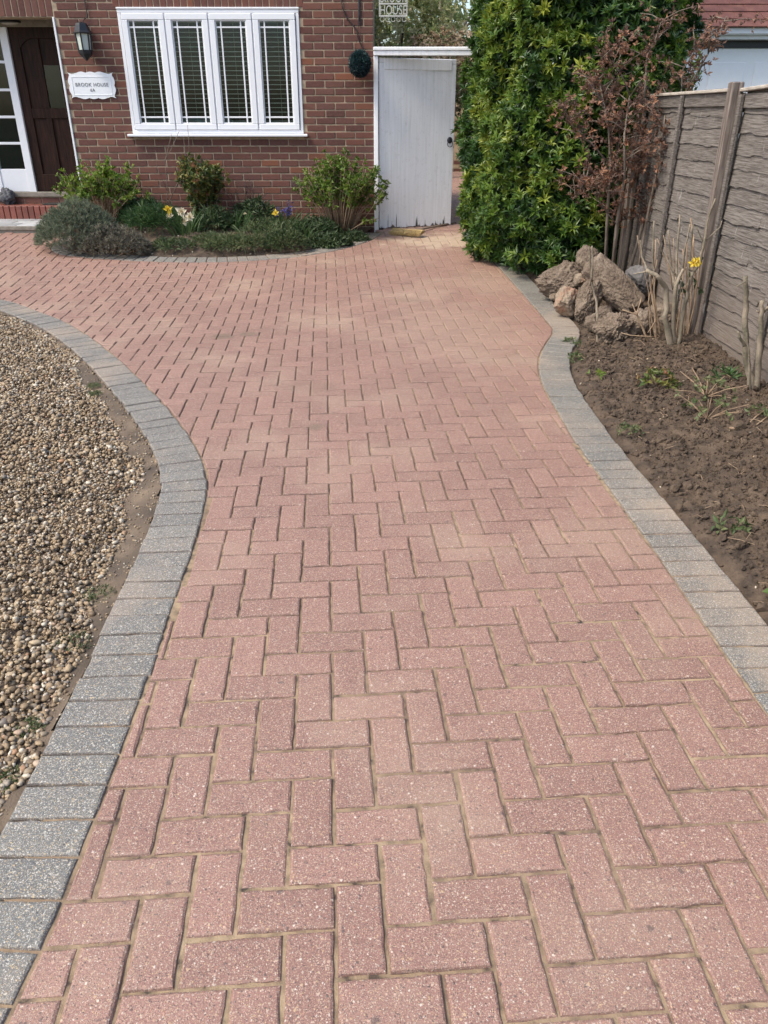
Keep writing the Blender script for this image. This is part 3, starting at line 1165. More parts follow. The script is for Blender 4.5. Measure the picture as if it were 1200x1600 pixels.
# ---- window
win = empty('window', (0, 0, 0)); win.parent = house
wx0, wx1, wz0, wz1 = -2.94, -.94, 1.262, 2.492
fy = WY - .01
fr = MB()
fr.box(wx0, wx1, fy, fy + .07, wz1 - .035, wz1, .004)
fr.box(wx0, wx1, fy, fy + .07, wz0, wz0 + .04, .004)
fr.box(wx0, wx0 + .035, fy + .001, fy + .069, wz0 + .04, wz1 - .035, .004)
fr.box(wx1 - .035, wx1, fy + .001, fy + .069, wz0 + .04, wz1 - .035, .004)
cw = (wx1 - wx0 - .07) / 4
for k in (1, 2, 3):
    xx = wx0 + .035 + k * cw
    fr.box(xx - .006, xx + .006, fy + .004, fy + .066, wz0 + .04, wz1 - .035, .002)
fr.build('frame', MAT['upvc'], win)
for k in range(4):
    x0 = wx0 + .035 + k * cw + .0075; x1 = x0 + cw - .015
    z0, z1 = wz0 + .043, wz1 - .038
    cs = MB()
    wd = .062
    y0 = fy - .014
    cs.box(x0, x1, y0, y0 + .06, z1 - wd, z1, .006)
    cs.box(x0, x1, y0, y0 + .06, z0, z0 + wd, .006)
    cs.box(x0, x0 + wd, y0 + .0008, y0 + .059, z0 + wd, z1 - wd, .004)
    cs.box(x1 - wd, x1, y0 + .0008, y0 + .059, z0 + wd, z1 - wd, .004)
    # bevelled inner beads
    i0, i1, j0, j1 = x0 + wd, x1 - wd, z0 + wd, z1 - wd
    cs.box(i0, i1, y0 + .012, y0 + .05, j1 - .012, j1 - .0005, .004)
    cs.box(i0, i1, y0 + .012, y0 + .05, j0 + .0005, j0 + .012, .004)
    cs.box(i0 + .0005, i0 + .012, y0 + .0125, y0 + .0495, j0 + .012, j1 - .012, .004)
    cs.box(i1 - .012, i1 - .0005, y0 + .0125, y0 + .0495, j0 + .012, j1 - .012, .004)
    cs.build('casement', MAT['upvc'], win)
    MB().box(i0, i1, y0 + .028, y0 + .032, j0, j1).build('pane', MAT['glass'], win)
    for xx in (i0 + .062, i1 - .062):
        MB().box(xx - .008, xx + .008, y0 + .020, y0 + .0275, j0 + .012, j1 - .012, .002).build('glazing_bar', MAT['upvc'], win)
    for zz in (j0 + .068, j1 - .068):
        MB().box(i0 + .012, i1 - .012, y0 + .0212, y0 + .0272, zz - .008, zz + .008, .002).build('glazing_bar', MAT['upvc'], win)
MB().box(wx0 - .05, wx1 + .05, WY - .075, WY + .02, 1.232, 1.26, .006).build('sill', MAT['upvc'], win)
MB().box(wx0 - .005, wx1 + .005, WY - .018, WY + .01, 2.494, 2.512, .004).build('head_trim', MAT['upvc'], win)
# the room behind
rm = MB()
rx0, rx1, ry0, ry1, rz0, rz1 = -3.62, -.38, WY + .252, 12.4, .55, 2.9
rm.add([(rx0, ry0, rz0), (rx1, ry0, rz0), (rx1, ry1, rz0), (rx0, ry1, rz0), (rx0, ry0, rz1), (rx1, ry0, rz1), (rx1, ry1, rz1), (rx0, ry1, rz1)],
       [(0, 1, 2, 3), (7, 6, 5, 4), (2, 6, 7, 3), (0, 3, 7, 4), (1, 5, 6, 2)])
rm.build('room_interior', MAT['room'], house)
blind = empty('venetian_blind', (0, 0, 0), 'pale slatted blind hanging open inside the four-light window', 'blind')
for k in range(25):
    z = 1.30 + k * .047
    MB().box(-2.86, -1.02, WY + .13, WY + .165, z - .0028, z + .0028).build('slat', MAT['blind'], blind)
for x in (-2.7, -2.2, -1.7, -1.2):
    MB().tube([(x, WY + .147, 1.29), (x, WY + .147, 2.5)], .0012, 4).build('cord', MAT['blind'], blind)
MB().box(-2.88, -1.0, WY + .12, WY + .175, 2.46, 2.50, .004).build('head_rail', MAT['blind'], blind)
sofa = empty('sofa', (-2.5, 11.2, .55), 'pale blue sofa seen through the left light of the window', 'sofa')
MB().box(-.65, .65, -.35, .4, .0, .42, .06).build('seat', MAT['sofa'], sofa)
MB().box(-.65, .65, -.52, -.33, .0, .88, .07).build('backrest', MAT['sofa'], sofa)
MB().box(-.85, -.66, -.5, .4, .0, .66, .06).build('arm', MAT['sofa'], sofa)
MB().box(.66, .85, -.5, .4, .0, .66, .06).build('arm', MAT['sofa'], sofa)

# ---- porch: door, side light, steps
DY = 10.52
door = empty('front_door', (0, 0, 0)); door.parent = house
dx0, dx1, dz0, dz1 = -4.36, -3.50, .60, 2.37
st = MB()
st.box(dx0, dx0 + .11, DY, DY + .045, dz0 + .2, dz1 - .02, .004)
st.box(dx1 - .11, dx1, DY, DY + .045, dz0 + .2, dz1 - .02, .004)
st.box(dx0, dx1, DY + .0005, DY + .0445, dz0, dz0 + .2, .004)
st.box(dx0, dx1, DY + .001, DY + .044, dz1 - .12, dz1 + .05, .004)
st.box(dx0 + .11, dx1 - .11, DY + .002, DY + .043, 1.42, 1.53, .004)
xa, xb = dx0 + .30, dx1 - .30
st.box(xa - .035, xa + .035, DY + .0015, DY + .0435, dz0 + .2, 1.42, .004)
st.box(xb - .035, xb + .035, DY + .0015, DY + .0435, dz0 + .2, 1.42, .004)
st.box(xa - .035, xa + .035, DY + .0015, DY + .0435, 1.53, dz1 - .12, .004)
st.box(xb - .035, xb + .035, DY + .0015, DY + .0435, 1.53, dz1 - .12, .004)
st.build('door_frame', MAT['oak'], door)
for (a, b, z0, z1) in ((dx0 + .11, xa - .035, dz0 + .2, 1.42), (xa + .035, xb - .035, dz0 + .2, 1.42), (xb + .035, dx1 - .11, dz0 + .2, 1.42),
                       (dx0 + .11, xa - .035, 1.53, dz1 - .12), (xb + .035, dx1 - .11, 1.53, dz1 - .12), (xa + .035, xb - .035, 1.98, dz1 - .12)):
    MB().box(a - .002, b + .002, DY + .02, DY + .034, z0 - .002, z1 + .002, .003).build('door_panel', MAT['oak'], door)
MB().box(xa + .03, xb - .03, DY + .018, DY + .024, 1.53, 1.98).build('door_pane', MAT['glass'], door)
MB().box(xa + .03, xb - .03, DY + .026, DY + .04, 1.53, 1.98).build('curtain', MAT['room'], door)
for k in range(5):        # arched heads of the upper panels
    pass
for (a, b) in ((dx0 + .11, xa - .035), (xb + .035, dx1 - .11)):
    w = b - a
    poly = [(a, dz1 - .115)]
    left = a < -4
    for q in range(9):
        t = q / 8
        xx = a + w * t
        drop = .09 * ((1 - t) if left else t) ** 2
        poly.append((xx, dz1 - .12 - drop))
    poly.append((b, dz1 - .115))
    MB().prism(poly, DY + .004, DY + .03).build('arch_spandrel', MAT['oak'], door)
side = empty('side_light', (0, 0, 0)); side.parent = house
sf = MB()
sx1 = dx0 - .002
sf.box(sx1 - .09, sx1, DY - .03, DY + .04, .585, 2.36, .004)
sf.box(sx1 - .50, sx1 - .41, DY - .03, DY + .04, .585, 2.36, .004)
sf.box(sx1 - .96, sx1 - .87, DY - .03, DY + .04, .585, 2.36, .004)
for a, b in ((sx1 - .41, sx1 - .09), (sx1 - .87, sx1 - .50)):
    sf.box(a, b, DY - .02, DY + .03, .60, .86, .004)
    sf.box(a, b, DY - .02, DY + .03, 2.30, 2.36, .004)
    for k in range(1, 5):
        z = .86 + k * .288
        sf.box(a, b, DY - .015, DY + .025, z - .014, z + .014, .003)
sf.build('frame', MAT['white_paint'], side)
for a, b in ((sx1 - .41, sx1 - .09), (sx1 - .87, sx1 - .50)):
    for k in range(5):
        z = .86 + k * .288
        MB().box(a, b, DY + .002, DY + .006, z + .014, z + .274).build('pane', MAT['glass'], side)
pr = MB()      # head, jamb and hall behind
pr.box(-5.9, -3.46, DY - .03, DY + .06, 2.362, 2.47)
pr.build('door_head', MAT['concrete'], house)
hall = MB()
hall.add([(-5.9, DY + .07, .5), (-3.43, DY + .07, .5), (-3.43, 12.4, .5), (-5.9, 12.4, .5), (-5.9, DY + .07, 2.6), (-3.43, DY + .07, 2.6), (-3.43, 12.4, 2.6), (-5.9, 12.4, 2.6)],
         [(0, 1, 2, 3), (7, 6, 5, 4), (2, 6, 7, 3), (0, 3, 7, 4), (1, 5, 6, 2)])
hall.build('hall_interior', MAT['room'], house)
MB().box(-3.64, -3.47, Y1, DY + .06, .3, 2.5).box(-5.9, -3.47, WY + .26, DY + .06, 2.472, 2.52).build('porch_reveal', MAT['concrete'], house)
step = empty('door_step', (0, 0, 0)); step.parent = house
MB().box(-5.9, -3.642, 10.27, DY + .05, .1, .452).build('tread_base', MAT['mortar'], step)
for k in range(30):
    x = -3.66 - .0375 - k * .075
    MB().box(x - .033, x + .033, 10.235, 10.275, .305, .455, .004).build('edge_brick', MAT['red_tile'], step)
for k in range(15):
    x = -3.645 - .0755 - k * .151
    MB().box(x - .074, x + .074, 10.277, DY - .04, .450, .460, .003).build('quarry_tile', MAT['red_tile'], step)
MB().box(-5.9, -3.642, DY - .035, DY + .03, .452, .54).build('riser', MAT['mortar'], step)
for k in range(11):
    x = -3.75 - k * .225
    MB().box(x - .107, x + .107, DY - .043, DY - .03, .466, .531, .003).build('riser_brick', MAT['brick'], step)
MB().box(-5.9, -3.642, DY - .06, DY - .005, .541, .60, .006).build('threshold', MAT['concrete'], step)

slab = MB().box(-6.2, -3.74, 9.60, 10.234, .0, .285).build('porch_path', MAT['concrete'])
tag(slab, 'raised path of pale tiles in front of the porch step', kind='structure')
for r in range(3):
    for k in range(9):
        x = -3.90 - k * .275 + (.13 if r % 2 else 0); y = 9.71 + r * .211
        MB().box(x - .135, x + .135 if x < -3.87 else -3.745, y - .104, y + .104, .27, .307 + random.gauss(0, .001), .003).build('path_tile', MAT['grey_tile'], slab)
MB().box(-6.2, -3.735, 9.585, 9.605, .255, .300, .006).build('nosing', MAT['concrete'], slab)

mat_o = MB().box(-.19, .19, -.10, .10, 0, .014, .004).build('doormat', MAT['rubber'])
mat_o.location = (-4.05, 10.39, .461)
tag(mat_o, 'thin dark doormat lying on the red step before the oak door', 'doormat')


def lump(name, loc, size, mat, seed, parent=None, sub=4, amp=.22, freq=1.6, cuts=5, squash=1.0, rot=None, cyl=0.0, fine=.10, label=None):
    """a stone: noisy ball with flattened faces, optionally drawn towards a log shape"""
    V, T = ICO[sub]
    V = V.copy()
    r = random.Random(seed)
    if cyl:
        k = np.maximum(np.abs(V[:, 0]), np.hypot(V[:, 1], V[:, 2]))
        V = V * ((1 - cyl) + cyl / k)[:, None]
    for _ in range(cuts):
        nrm = np.array([r.gauss(0, 1) for _ in range(3)]); nrm /= np.linalg.norm(nrm)
        d = r.uniform(.62, .86)
        t = V @ nrm
        V = V - np.maximum(t - d, 0)[:, None] * nrm[None] * .92
    off = Vector((seed * 3.7, seed * 1.3, seed * 2.1))
    D = np.array([mnoise.fractal(Vector(p) * freq + off, 1.0, 2.0, 4) for p in V])
    D2 = np.array([mnoise.fractal(Vector(p) * freq * 4.5 + off, .7, 2.1, 4) for p in V])
    nrm = V / np.linalg.norm(V, axis=1)[:, None]
    V = V + nrm * (amp * D + fine * D2)[:, None]
    V = V * np.array(size)[None]
    o = np_mesh(name, V, T, mat, parent, smooth=True)
    o.location = loc
    if rot: o.rotation_euler = rot
    return o


orn = lump('step_ornament', (-4.70, 10.40, .54), (.10, .08, .10), MAT['ornament'], 3, sub=3, amp=.35, freq=2.2, cuts=2)
tag(orn, 'dark grey lumpy ornament on the red porch step by the side light', 'ornament')

# ---- bulkhead lamp over the door
lamp = empty('bulkhead_lamp', (-4.30, DY - .03, 2.41), 'oval glass bulkhead lamp fixed above the oak door', 'lamp')
b_ = MB(); vs = []; fs = []
for i in range(9):
    ph = i / 8 * math.pi / 2
    for k in range(20):
        w = 2 * math.pi * k / 20
        vs.append((.115 * math.cos(w) * math.cos(ph), -.07 * math.sin(ph), .052 * math.sin(w) * math.cos(ph)))
for i in range(8):
    for k in range(20):
        fs.append((i * 20 + k, i * 20 + (k + 1) % 20, (i + 1) * 20 + (k + 1) % 20, (i + 1) * 20 + k))
b_.add(vs, fs).build('shade', MAT['lamp_glass'], lamp, True)
MB().lathe([(.125, -.012), (.128, .0), (.12, .012)], 20).build('rim', MAT['black_metal'], lamp)
lamp.children[1].rotation_euler = (math.pi / 2, 0, 0); lamp.children[1].scale = (1, .48, 1)

# ---- lantern
lan = empty('wall_lantern', (-3.315, WY - .115, 2.0), 'black six-sided wall lantern with frosted panes beside the window', 'lantern')
hx = math.pi / 6
MB().lathe([(.008, -.004), (.018, .008), (.05, .036), (.072, .062), (.078, .098)], 6, rot=hx).build('base', MAT['black_metal'], lan)
MB().lathe([(.066, .096), (.078, .252)], 6, rot=hx).build('lantern_pane', MAT['lantern_glass'], lan)
for k in range(6):
    w = k * math.pi / 3 + hx
    MB().tube([(.070 * math.cos(w), .070 * math.sin(w), .092), (.082 * math.cos(w), .082 * math.sin(w), .256)], .0085, 6).build('bar', MAT['black_metal'], lan)
MB().lathe([(.100, .252), (.102, .264), (.085, .280), (.066, .335), (.056, .352), (.03, .362)], 6, rot=hx).build('cap', MAT['black_metal'], lan)
MB().box(-.03, .03, .06, .114, .12, .34, .004).build('wall_plate', MAT['black_metal'], lan)
cab = MB().tube([(-3.28, WY - .01, 2.85), (-3.275, WY - .012, 2.6), (-3.27, WY - .012, 2.46), (-3.275, WY - .015, 2.42), (-3.31, WY - .02, 2.395), (-3.32, WY - .05, 2.36)], .006, 6).build('lantern_cable', MAT['cable'])
tag(cab, 'thin brown cable running down the brickwork to the lantern', 'cable')


def text_mesh(body, size, ext, align='CENTER', bold=0.0):
    cu = bpy.data.curves.new('text', 'FONT')
    cu.body = body; cu.size = size; cu.extrude = ext; cu.align_x = align; cu.align_y = 'CENTER'
    cu.offset = bold
    cu.space_character = 1.12
    ob = bpy.data.objects.new('text', cu)
    COL.objects.link(ob)
    bpy.context.view_layer.update()
    me = bpy.data.meshes.new_from_object(ob.evaluated_get(bpy.context.evaluated_depsgraph_get()))
    bpy.data.objects.remove(ob); bpy.data.curves.remove(cu)
    return me


# ---- name plaque
pl = empty('name_plaque', (-3.333, WY - .004, 1.758), 'white scalloped house name plaque reading BROOK HOUSE 6A', 'plaque')
poly = []
hw, hh = .258, .130


def scallop(p, q, n, amp):
    out = []
    L = math.dist(p, q)
    d = ((q[0] - p[0]) / L, (q[1] - p[1]) / L); nn = (d[1], -d[0])
    m = 30
    for k in range(m):
        t = k / m
        ph = t * 4
        seg = ph % 1
        if t < .2 or t > .8:
            e = -amp * .9 * math.sin(math.pi * (t / .2 if t < .2 else (1 - t) / .2)) * 1.0
        else:
            u = (t - .2) / .6 * n
            e = amp * .7 * abs(math.sin(math.pi * u)) - amp * .25
        out.append((p[0] + d[0] * L * t + nn[0] * e, p[1] + d[1] * L * t + nn[1] * e))
    return out


cs = [(-hw, -hh), (hw, -hh), (hw, hh), (-hw, hh)]
for k in range(4):
    poly += scallop(cs[k], cs[(k + 1) % 4], 3 if k % 2 == 0 else 2, .017)
MB().prism(poly, -.012, 0).build('plate', MAT['plaque'], pl)
rim = MB()
rim.box(-.215, .215, -.0150, -.0118, .082, .092, .0015).box(-.215, .215, -.0150, -.0118, -.102, -.092, .0015)
rim.box(-.225, -.2152, -.0148, -.0118, -.102, .092, .0015).box(.2152, .225, -.0148, -.0118, -.102, .092, .0015)
rim.build('raised_border', MAT['plaque'], pl)
for body, z, sz in (('BROOK HOUSE', .006, .050), ('6A', -.048, .044)):
    o = link('lettering', text_mesh(body, sz, .0012, bold=.0003), MAT['letter'], pl)
    o.rotation_euler = (math.pi / 2, 0, 0); o.location = (0, -.0135, z)

# ---- hanging sign in cut-out letters on a bracket at the corner
hs = empty('hanging_sign', (.100, WY - .10, 2.42), 'white cut-out hanging sign reading BROOK HOUSE at the corner of the house', 'sign')
fr = MB()
for z in (.0, .112, .224):
    fr.box(-.150, .150, -.006, .006, z - .007, z + .007, .001)
for x in (-.150, .150):
    fr.box(x - .005, x + .005, -.0055, .0055, -.005, .229, .001)
fr.build('sign_frame', MAT['sign_white'], hs)
for body, z in (('HOUSE', .056), ('BROOK', .168)):
    me = text_mesh(body, .125, .004, bold=.0)
    o = link('lettering', me, MAT['sign_white'], hs)
    wdt = max(v.co.x for v in me.vertices) - min(v.co.x for v in me.vertices)
    o.scale = (.285 / wdt, 1.0, 1)
    o.rotation_euler = (math.pi / 2, 0, 0); o.location = (0, -.002, z)
    ys = [v.co.y for v in me.vertices]
    o.location.z = z - (max(ys) + min(ys)) / 2
scr = MB()
for k in range(5):
    cx = -.12 + k * .06
    scr.tube([(cx + .022 * math.cos(a), 0, -.03 + .022 * math.sin(a)) for a in [q * math.pi / 6 for q in range(12)]], .003, 4, False)
scr.build('scrollwork', MAT['sign_white'], hs)
br = MB()
br.box(-.225, .2, -.008, .008, .42, .436, .002)
br.tube([(-.22, 0, .25), (-.1, 0, .33), (.1, 0, .428)], .006, 6)
for x in (-.13, .13): br.tube([(x, 0, .225), (x, 0, .425)], .003, 5)
br.build('bracket', MAT['black_metal'], hs)
MB().box(-.235, -.222, -.02, .10, .20, .46, .002).build('wall_plate', MAT['black_metal'], hs)


# ------------------------------------------------------------------ foliage builder
def leaf_arrays(P, D, Nn, L, Wd, fold=.25, droop=.15, wide=.45):
    """P base, D direction, Nn upper side; five-point folded leaves"""
    P = np.asarray(P, float); D = np.asarray(D, float); Nn = np.asarray(Nn, float)
    D = D / np.linalg.norm(D, axis=1)[:, None]
    Sd = np.cross(D, Nn); l = np.linalg.norm(Sd, axis=1)[:, None]
    Sd = Sd / np.maximum(l, 1e-6)
    Nn = np.cross(Sd, D)
    L = np.asarray(L)[:, None]; Wd = np.asarray(Wd)[:, None]
    mid = P + D * L * wide
    v = np.stack([P, mid + Sd * Wd / 2 + Nn * Wd * fold, mid - Nn * L * .02, mid - Sd * Wd / 2 + Nn * Wd * fold, P + D * L - Nn * L * droop], 1)
    n = len(P)
    t = np.array([(0, 1, 2), (0, 2, 3), (1, 4, 2), (2, 4, 3)])
    T = t[None] + (np.arange(n) * 5)[:, None, None]
    return v.reshape(-1, 3), T.reshape(-1, 3)


def unit(a):
    return a / np.maximum(np.linalg.norm(a, axis=1)[:, None], 1e-9)


def rosettes(C, A, k, L, Wd, tint, spread=(.5, 1.2), jit=.25):
    """k leaves round each axis A at C; returns P, D, N, L, W, tint"""
    n = len(C)
    A = unit(A)
    ref = np.where(np.abs(A[:, 2:3]) < .9, np.array([[0, 0, 1.]]), np.array([[1., 0, 0]]))
    U = unit(np.cross(A, ref)); V = np.cross(A, U)
    ph = RNG.uniform(0, 6.283, n)[:, None] + np.arange(k)[None] * 2.39996 + RNG.normal(0, jit, (n, k))
    el = RNG.uniform(spread[0], spread[1], (n, k))
    rad = U[:, None] * np.cos(ph)[..., None] + V[:, None] * np.sin(ph)[..., None]
    D = A[:, None] * np.cos(el)[..., None] + rad * np.sin(el)[..., None]
    Nn = A[:, None] * np.sin(el)[..., None] - rad * np.cos(el)[..., None]
    P = np.repeat(C[:, None], k, 1) + D * .004
    Ls = np.repeat(np.broadcast_to(L, (n,))[:, None], k, 1) * RNG.uniform(.7, 1.15, (n, k))
    Ws = np.repeat(np.broadcast_to(Wd, (n,))[:, None], k, 1) * RNG.uniform(.8, 1.15, (n, k))
    tt = np.repeat(np.broadcast_to(tint, (n,))[:, None], k, 1) + RNG.normal(0, .06, (n, k))
    return P.reshape(-1, 3), D.reshape(-1, 3), Nn.reshape(-1, 3), Ls.ravel(), Ws.ravel(), tt.ravel()


def foliage(name, mat, parent, *sets, **kw):
    P, D, N, L, Wd, t = [np.concatenate(z) for z in zip(*sets)]
    V, T = leaf_arrays(P, D, N, L, Wd, **kw)
    return np_mesh(name, V, T, mat, parent, smooth=False, attrs={'tint': np.repeat(np.clip(t, 0, 1), 5)})


def blades(name, mat, parent, roots, dirs, L, w, tint, droop=.5, seg=4):
    """strap leaves bending over"""
    n = len(roots)
    roots = np.asarray(roots, float); dirs = unit(np.asarray(dirs, float))
    side = unit(np.cross(dirs, np.array([[.3, .2, 1.0]]) + RNG.normal(0, .6, (n, 3))))
    hz = dirs * np.array([[1, 1, 0]]); hz = unit(hz + 1e-5)
    vs = []
    for s in range(seg + 1):
        t = s / seg
        c = roots + dirs * (L * t)[:, None] + (hz * (.45 * droop * L * t * t)[:, None]) - np.array([[0, 0, 1]]) * (droop * L * t * t * .55)[:, None]
        ww = (w * (1 - t ** 2.2) * (.6 + .8 * min(t * 3, 1) * .5))[:, None]
        vs.append(c + side * ww / 2); vs.append(c - side * ww / 2)
    V = np.stack(vs, 1)
    k = 2 * (seg + 1)
    t = np.array([(2 * s, 2 * s + 1, 2 * s + 3, 2 * s + 2) for s in range(seg)])
    T = t[None] + (np.arange(n) * k)[:, None, None]
    return np_mesh(name, V.reshape(-1, 3), T.reshape(-1, 4), mat, parent, smooth=True, attrs={'tint': np.repeat(np.clip(tint, 0, 1), k)})


GREEN = [(0, (.012, .030, .008)), (.35, (.028, .075, .014)), (.65, (.075, .15, .022)), (1, (.19, .26, .04))]
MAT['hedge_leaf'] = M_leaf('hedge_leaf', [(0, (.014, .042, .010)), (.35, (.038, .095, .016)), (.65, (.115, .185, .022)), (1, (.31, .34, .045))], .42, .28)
MAT['hydrangea_leaf'] = M_leaf('bright_green_leaf', [(0, (.04, .085, .013)), (.5, (.125, .21, .026)), (1, (.27, .34, .055))], .5, .4)
MAT['shrub_leaf'] = M_leaf('bronze_green_leaf', [(0, (.03, .06, .015)), (.5, (.10, .14, .03)), (.8, (.20, .17, .04)), (1, (.22, .09, .045))], .5, .3)
MAT['lavender_leaf'] = M_leaf('grey_green_leaf', [(0, (.06, .08, .048)), (.5, (.145, .175, .11)), (1, (.28, .30, .20))], .8, .2)
MAT['dry_lavender'] = M_leaf('dry_grey_leaf', [(0, (.075, .065, .045)), (.5, (.165, .15, .108)), (1, (.29, .265, .195))], .85, .15)
MAT['brown_leaf'] = M_leaf('withered_brown_leaf', [(0, (.075, .042, .032)), (.4, (.155, .085, .060)), (.75, (.24, .125, .082)), (1, (.33, .16, .085))], .7, .25)
MAT['strap_leaf'] = M_leaf('strap_leaf', [(0, (.02, .05, .016)), (.5, (.055, .115, .035)), (1, (.14, .20, .07))], .45, .3)
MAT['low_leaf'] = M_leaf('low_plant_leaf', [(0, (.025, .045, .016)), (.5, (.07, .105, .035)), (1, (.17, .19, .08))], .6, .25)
MAT['tree_leaf'] = M_leaf('mixed_tree_leaf', [(0, (.07, .11, .04)), (.45, (.19, .25, .08)), (.75, (.40, .40, .18)), (1, (.62, .57, .33))], .5, .45)
MAT['tan_flower'] = M_leaf('faded_tan_flower', [(0, (.22, .14, .08)), (.5, (.46, .34, .22)), (1, (.66, .56, .42))], .8, .3)
MAT['petal_cream'] = M_leaf('cream_petal', [(0, (.62, .50, .30)), (1, (.80, .74, .58))], .6, .3)
MAT['petal_yellow'] = M_leaf('yellow_petal', [(0, (.60, .38, .03)), (1, (.80, .62, .06))], .5, .3)
MAT['petal_blue'] = M_leaf('violet_petal', [(0, (.06, .05, .20)), (1, (.16, .13, .38))], .6, .3)
MAT['petal_red'] = M_leaf('dull_red_petal', [(0, (.20, .03, .04)), (1, (.36, .07, .08))], .6, .3)
MAT['ball_leaf'] = M_leaf('dark_teal_needle', [(0, (.006, .014, .022)), (.6, (.012, .040, .045)), (1, (.03, .09, .08))], .5, .1)

# ---- hanging leaf ball on the wall
ball = empty('hanging_leaf_ball', (-.27, WY - .15, 1.965), 'dark blue green leaf ball hanging on the brickwork by the gate', 'hanging ball')
n = 900
A = unit(RNG.normal(size=(n, 3)))
Cc = A * np.array([[.095, .085, .105]])
ff = rosettes(Cc, A + RNG.normal(0, .2, (n, 3)), 3, np.full(n, .042), np.full(n, .012), RNG.uniform(.1, .8, n) + .25 * A[:, 2], (.3, 1.0))
foliage('needles', MAT['ball_leaf'], ball, ff)
V_, T_ = ICO[3]
np_mesh('core', V_ * np.array([[.092, .082, .10]]), T_, MAT['black_metal'], ball, smooth=True)
MB().tube([(-.06, 0, .08), (-.02, .0, .28), (.0, .02, .41)], .0025, 4).tube([(.06, 0, .08), (.015, .0, .28), (.0, .02, .41)], .0025, 4).build('string', MAT['cable'], ball)
brk = empty('basket_bracket', (-.27, WY, 2.36), 'black metal hanging bracket on the brickwork above the leaf ball', 'bracket')
MB().box(-.012, .012, -.012, -.001, -.02, .42, .002).build('back_bar', MAT['black_metal'], brk)
MB().tube([(0, -.012, .38), (0, -.09, .36), (0, -.16, .26), (0, -.165, .06), (0, -.15, .01), (0, -.13, .02)], .006, 6).build('hook', MAT['black_metal'], brk)
wr = MB().tube([(-.47, WY - .012, 2.62), (-.46, WY - .012, 2.52), (-.42, WY - .012, 2.42), (-.34, WY - .012, 2.34), (-.30, WY - .012, 2.29), (-.29, WY - .012, 2.22), (-.24, WY - .012, 2.12)], .007, 6).build('wall_wire', MAT['cable'])
tag(wr, 'dark loose wire trailing down the brickwork above the leaf ball', 'wire')

# ------------------------------------------------------------------ gate
gf = empty('gate_frame', (0, 0, 0), 'white timber frame standing round the garden gate', 'gate frame')
MB().box(-.118, -.066, WY - .03, WY + .07, .17, 2.05, .004).build('jamb', MAT['gate'], gf)
MB().box(1.07, 1.14, WY - .03, WY + .07, .17, 2.05, .004).build('jamb', MAT['gate'], gf)
MB().box(-.118, 1.15, WY - .045, WY + .06, 2.052, 2.098, .004).build('lintel', MAT['gate'], gf)
MB().box(-.120, 1.16, WY - .055, WY + .08, 2.10, 2.135, .006).build('capping', MAT['gate'], gf)
gate = empty('garden_gate', (-.058, WY + .015, 0), 'white boarded garden gate standing ajar beside the brick house', 'gate')
gate.rotation_euler = (0, 0, math.radians(21))
GW = .965
ws = [.05, .058, .17, .105, .105, .105, .105, .105, .105, .057]
x = 0
for k, w in enumerate(ws):
    z0 = .212 + random.uniform(-.004, .006)
    b = MB()
    # boards with a ragged, rotted foot
    m_ = 5
    poly = [(x + .0005, 1.985), (x + .0005, z0 + random.uniform(0, .012))]
    for q in range(1, m_):
        poly.append((x + w * q / m_, z0 + random.uniform(0, .008) + (.03 if random.random() < .12 else 0)))
    poly += [(x + w - .0005, z0 + random.uniform(0, .02)), (x + w - .0005, 1.985)]
    dy = random.uniform(-.0009, .0009)
    b.prism(poly, dy - .012, dy + .012)
    b.build('board', MAT['gate'], gate)
    x += w
MB().box(.06, GW - .06, -.020, -.0145, 1.92, 2.03, .003).build('top_rail', MAT['gate'], gate)
MB().box(.0, GW, .0145, .045, 1.80, 1.92, .004).build('ledge', MAT['gate'], gate)
MB().box(.0, GW, .0145, .045, .40, .52, .004).build('ledge', MAT['gate'], gate)
MB().box(.0, GW, -.0138, .012, 1.987, 2.035, .003).build('head_board', MAT['gate'], gate)
rh = empty('ring_handle', (GW - .055, -.014, 1.155)); rh.parent = gate
MB().lathe([(.034, 0), (.036, .006), (.022, .014), (.012, .02)], 14).build('rose', MAT['black_metal'], rh, True)
rh.children[0].rotation_euler = (math.pi / 2, 0, 0); rh.children[0].location = (0, 0, .03)
MB().tube([(.034 * math.cos(a), -.018, .034 * math.sin(a) - .01) for a in [q * math.pi / 12 for q in range(25)]], .0045, 6, False).build('ring', MAT['black_metal'], rh, True)
MB().box(GW - .01, GW + .045, -.010, .004, 1.165, 1.18, .002).build('latch', MAT['black_metal'], gate)

# ---- broom on the paving
bz = float(gz(.28, 9.73))
broom = empty('broom', (.28, 9.735, bz), 'yellow bristle yard broom lying on the paving by the gate', 'broom')
ba = math.atan2(9.64 - 9.83, .468 - .093)
Rb = Matrix.Rotation(ba, 4, 'Z')
hd = MB()
hd.box(-.205, .205, -.012, .035, .03, .075, .008, M=Rb)
hd.build('brush_head', MAT['broom'], broom)
bb = MB()
for q in range(420):
    xx = random.uniform(-.205, .205); zz = random.uniform(.032, .072)
    ln = random.uniform(.055, .075)
    p0 = Rb @ Vector((xx, -.008, zz)); p1 = Rb @ Vector((xx + random.gauss(0, .008), -.012 - ln, max(.004, zz * .75 + random.gauss(-.012, .006))))
    bb.tube([p0, (p0 + p1) / 2 + Vector((0, 0, .003)), p1], [.004, .004, .003], 4, True)
bb.build('bristles', MAT['broom'], broom)
MB().tube([Rb @ Vector((.02, .03, .05)), Vector((.33, .42, .05)), Vector((.64, .86, .045))], .0125, 10).build('handle', MAT['broom_handle'], broom, True)

# ------------------------------------------------------------------ fence
fence = empty('lap_fence', (2.2, 5.45, 0), 'weathered grey wooden lap fence along the bare soil bed', 'fence')
FX = 2.2


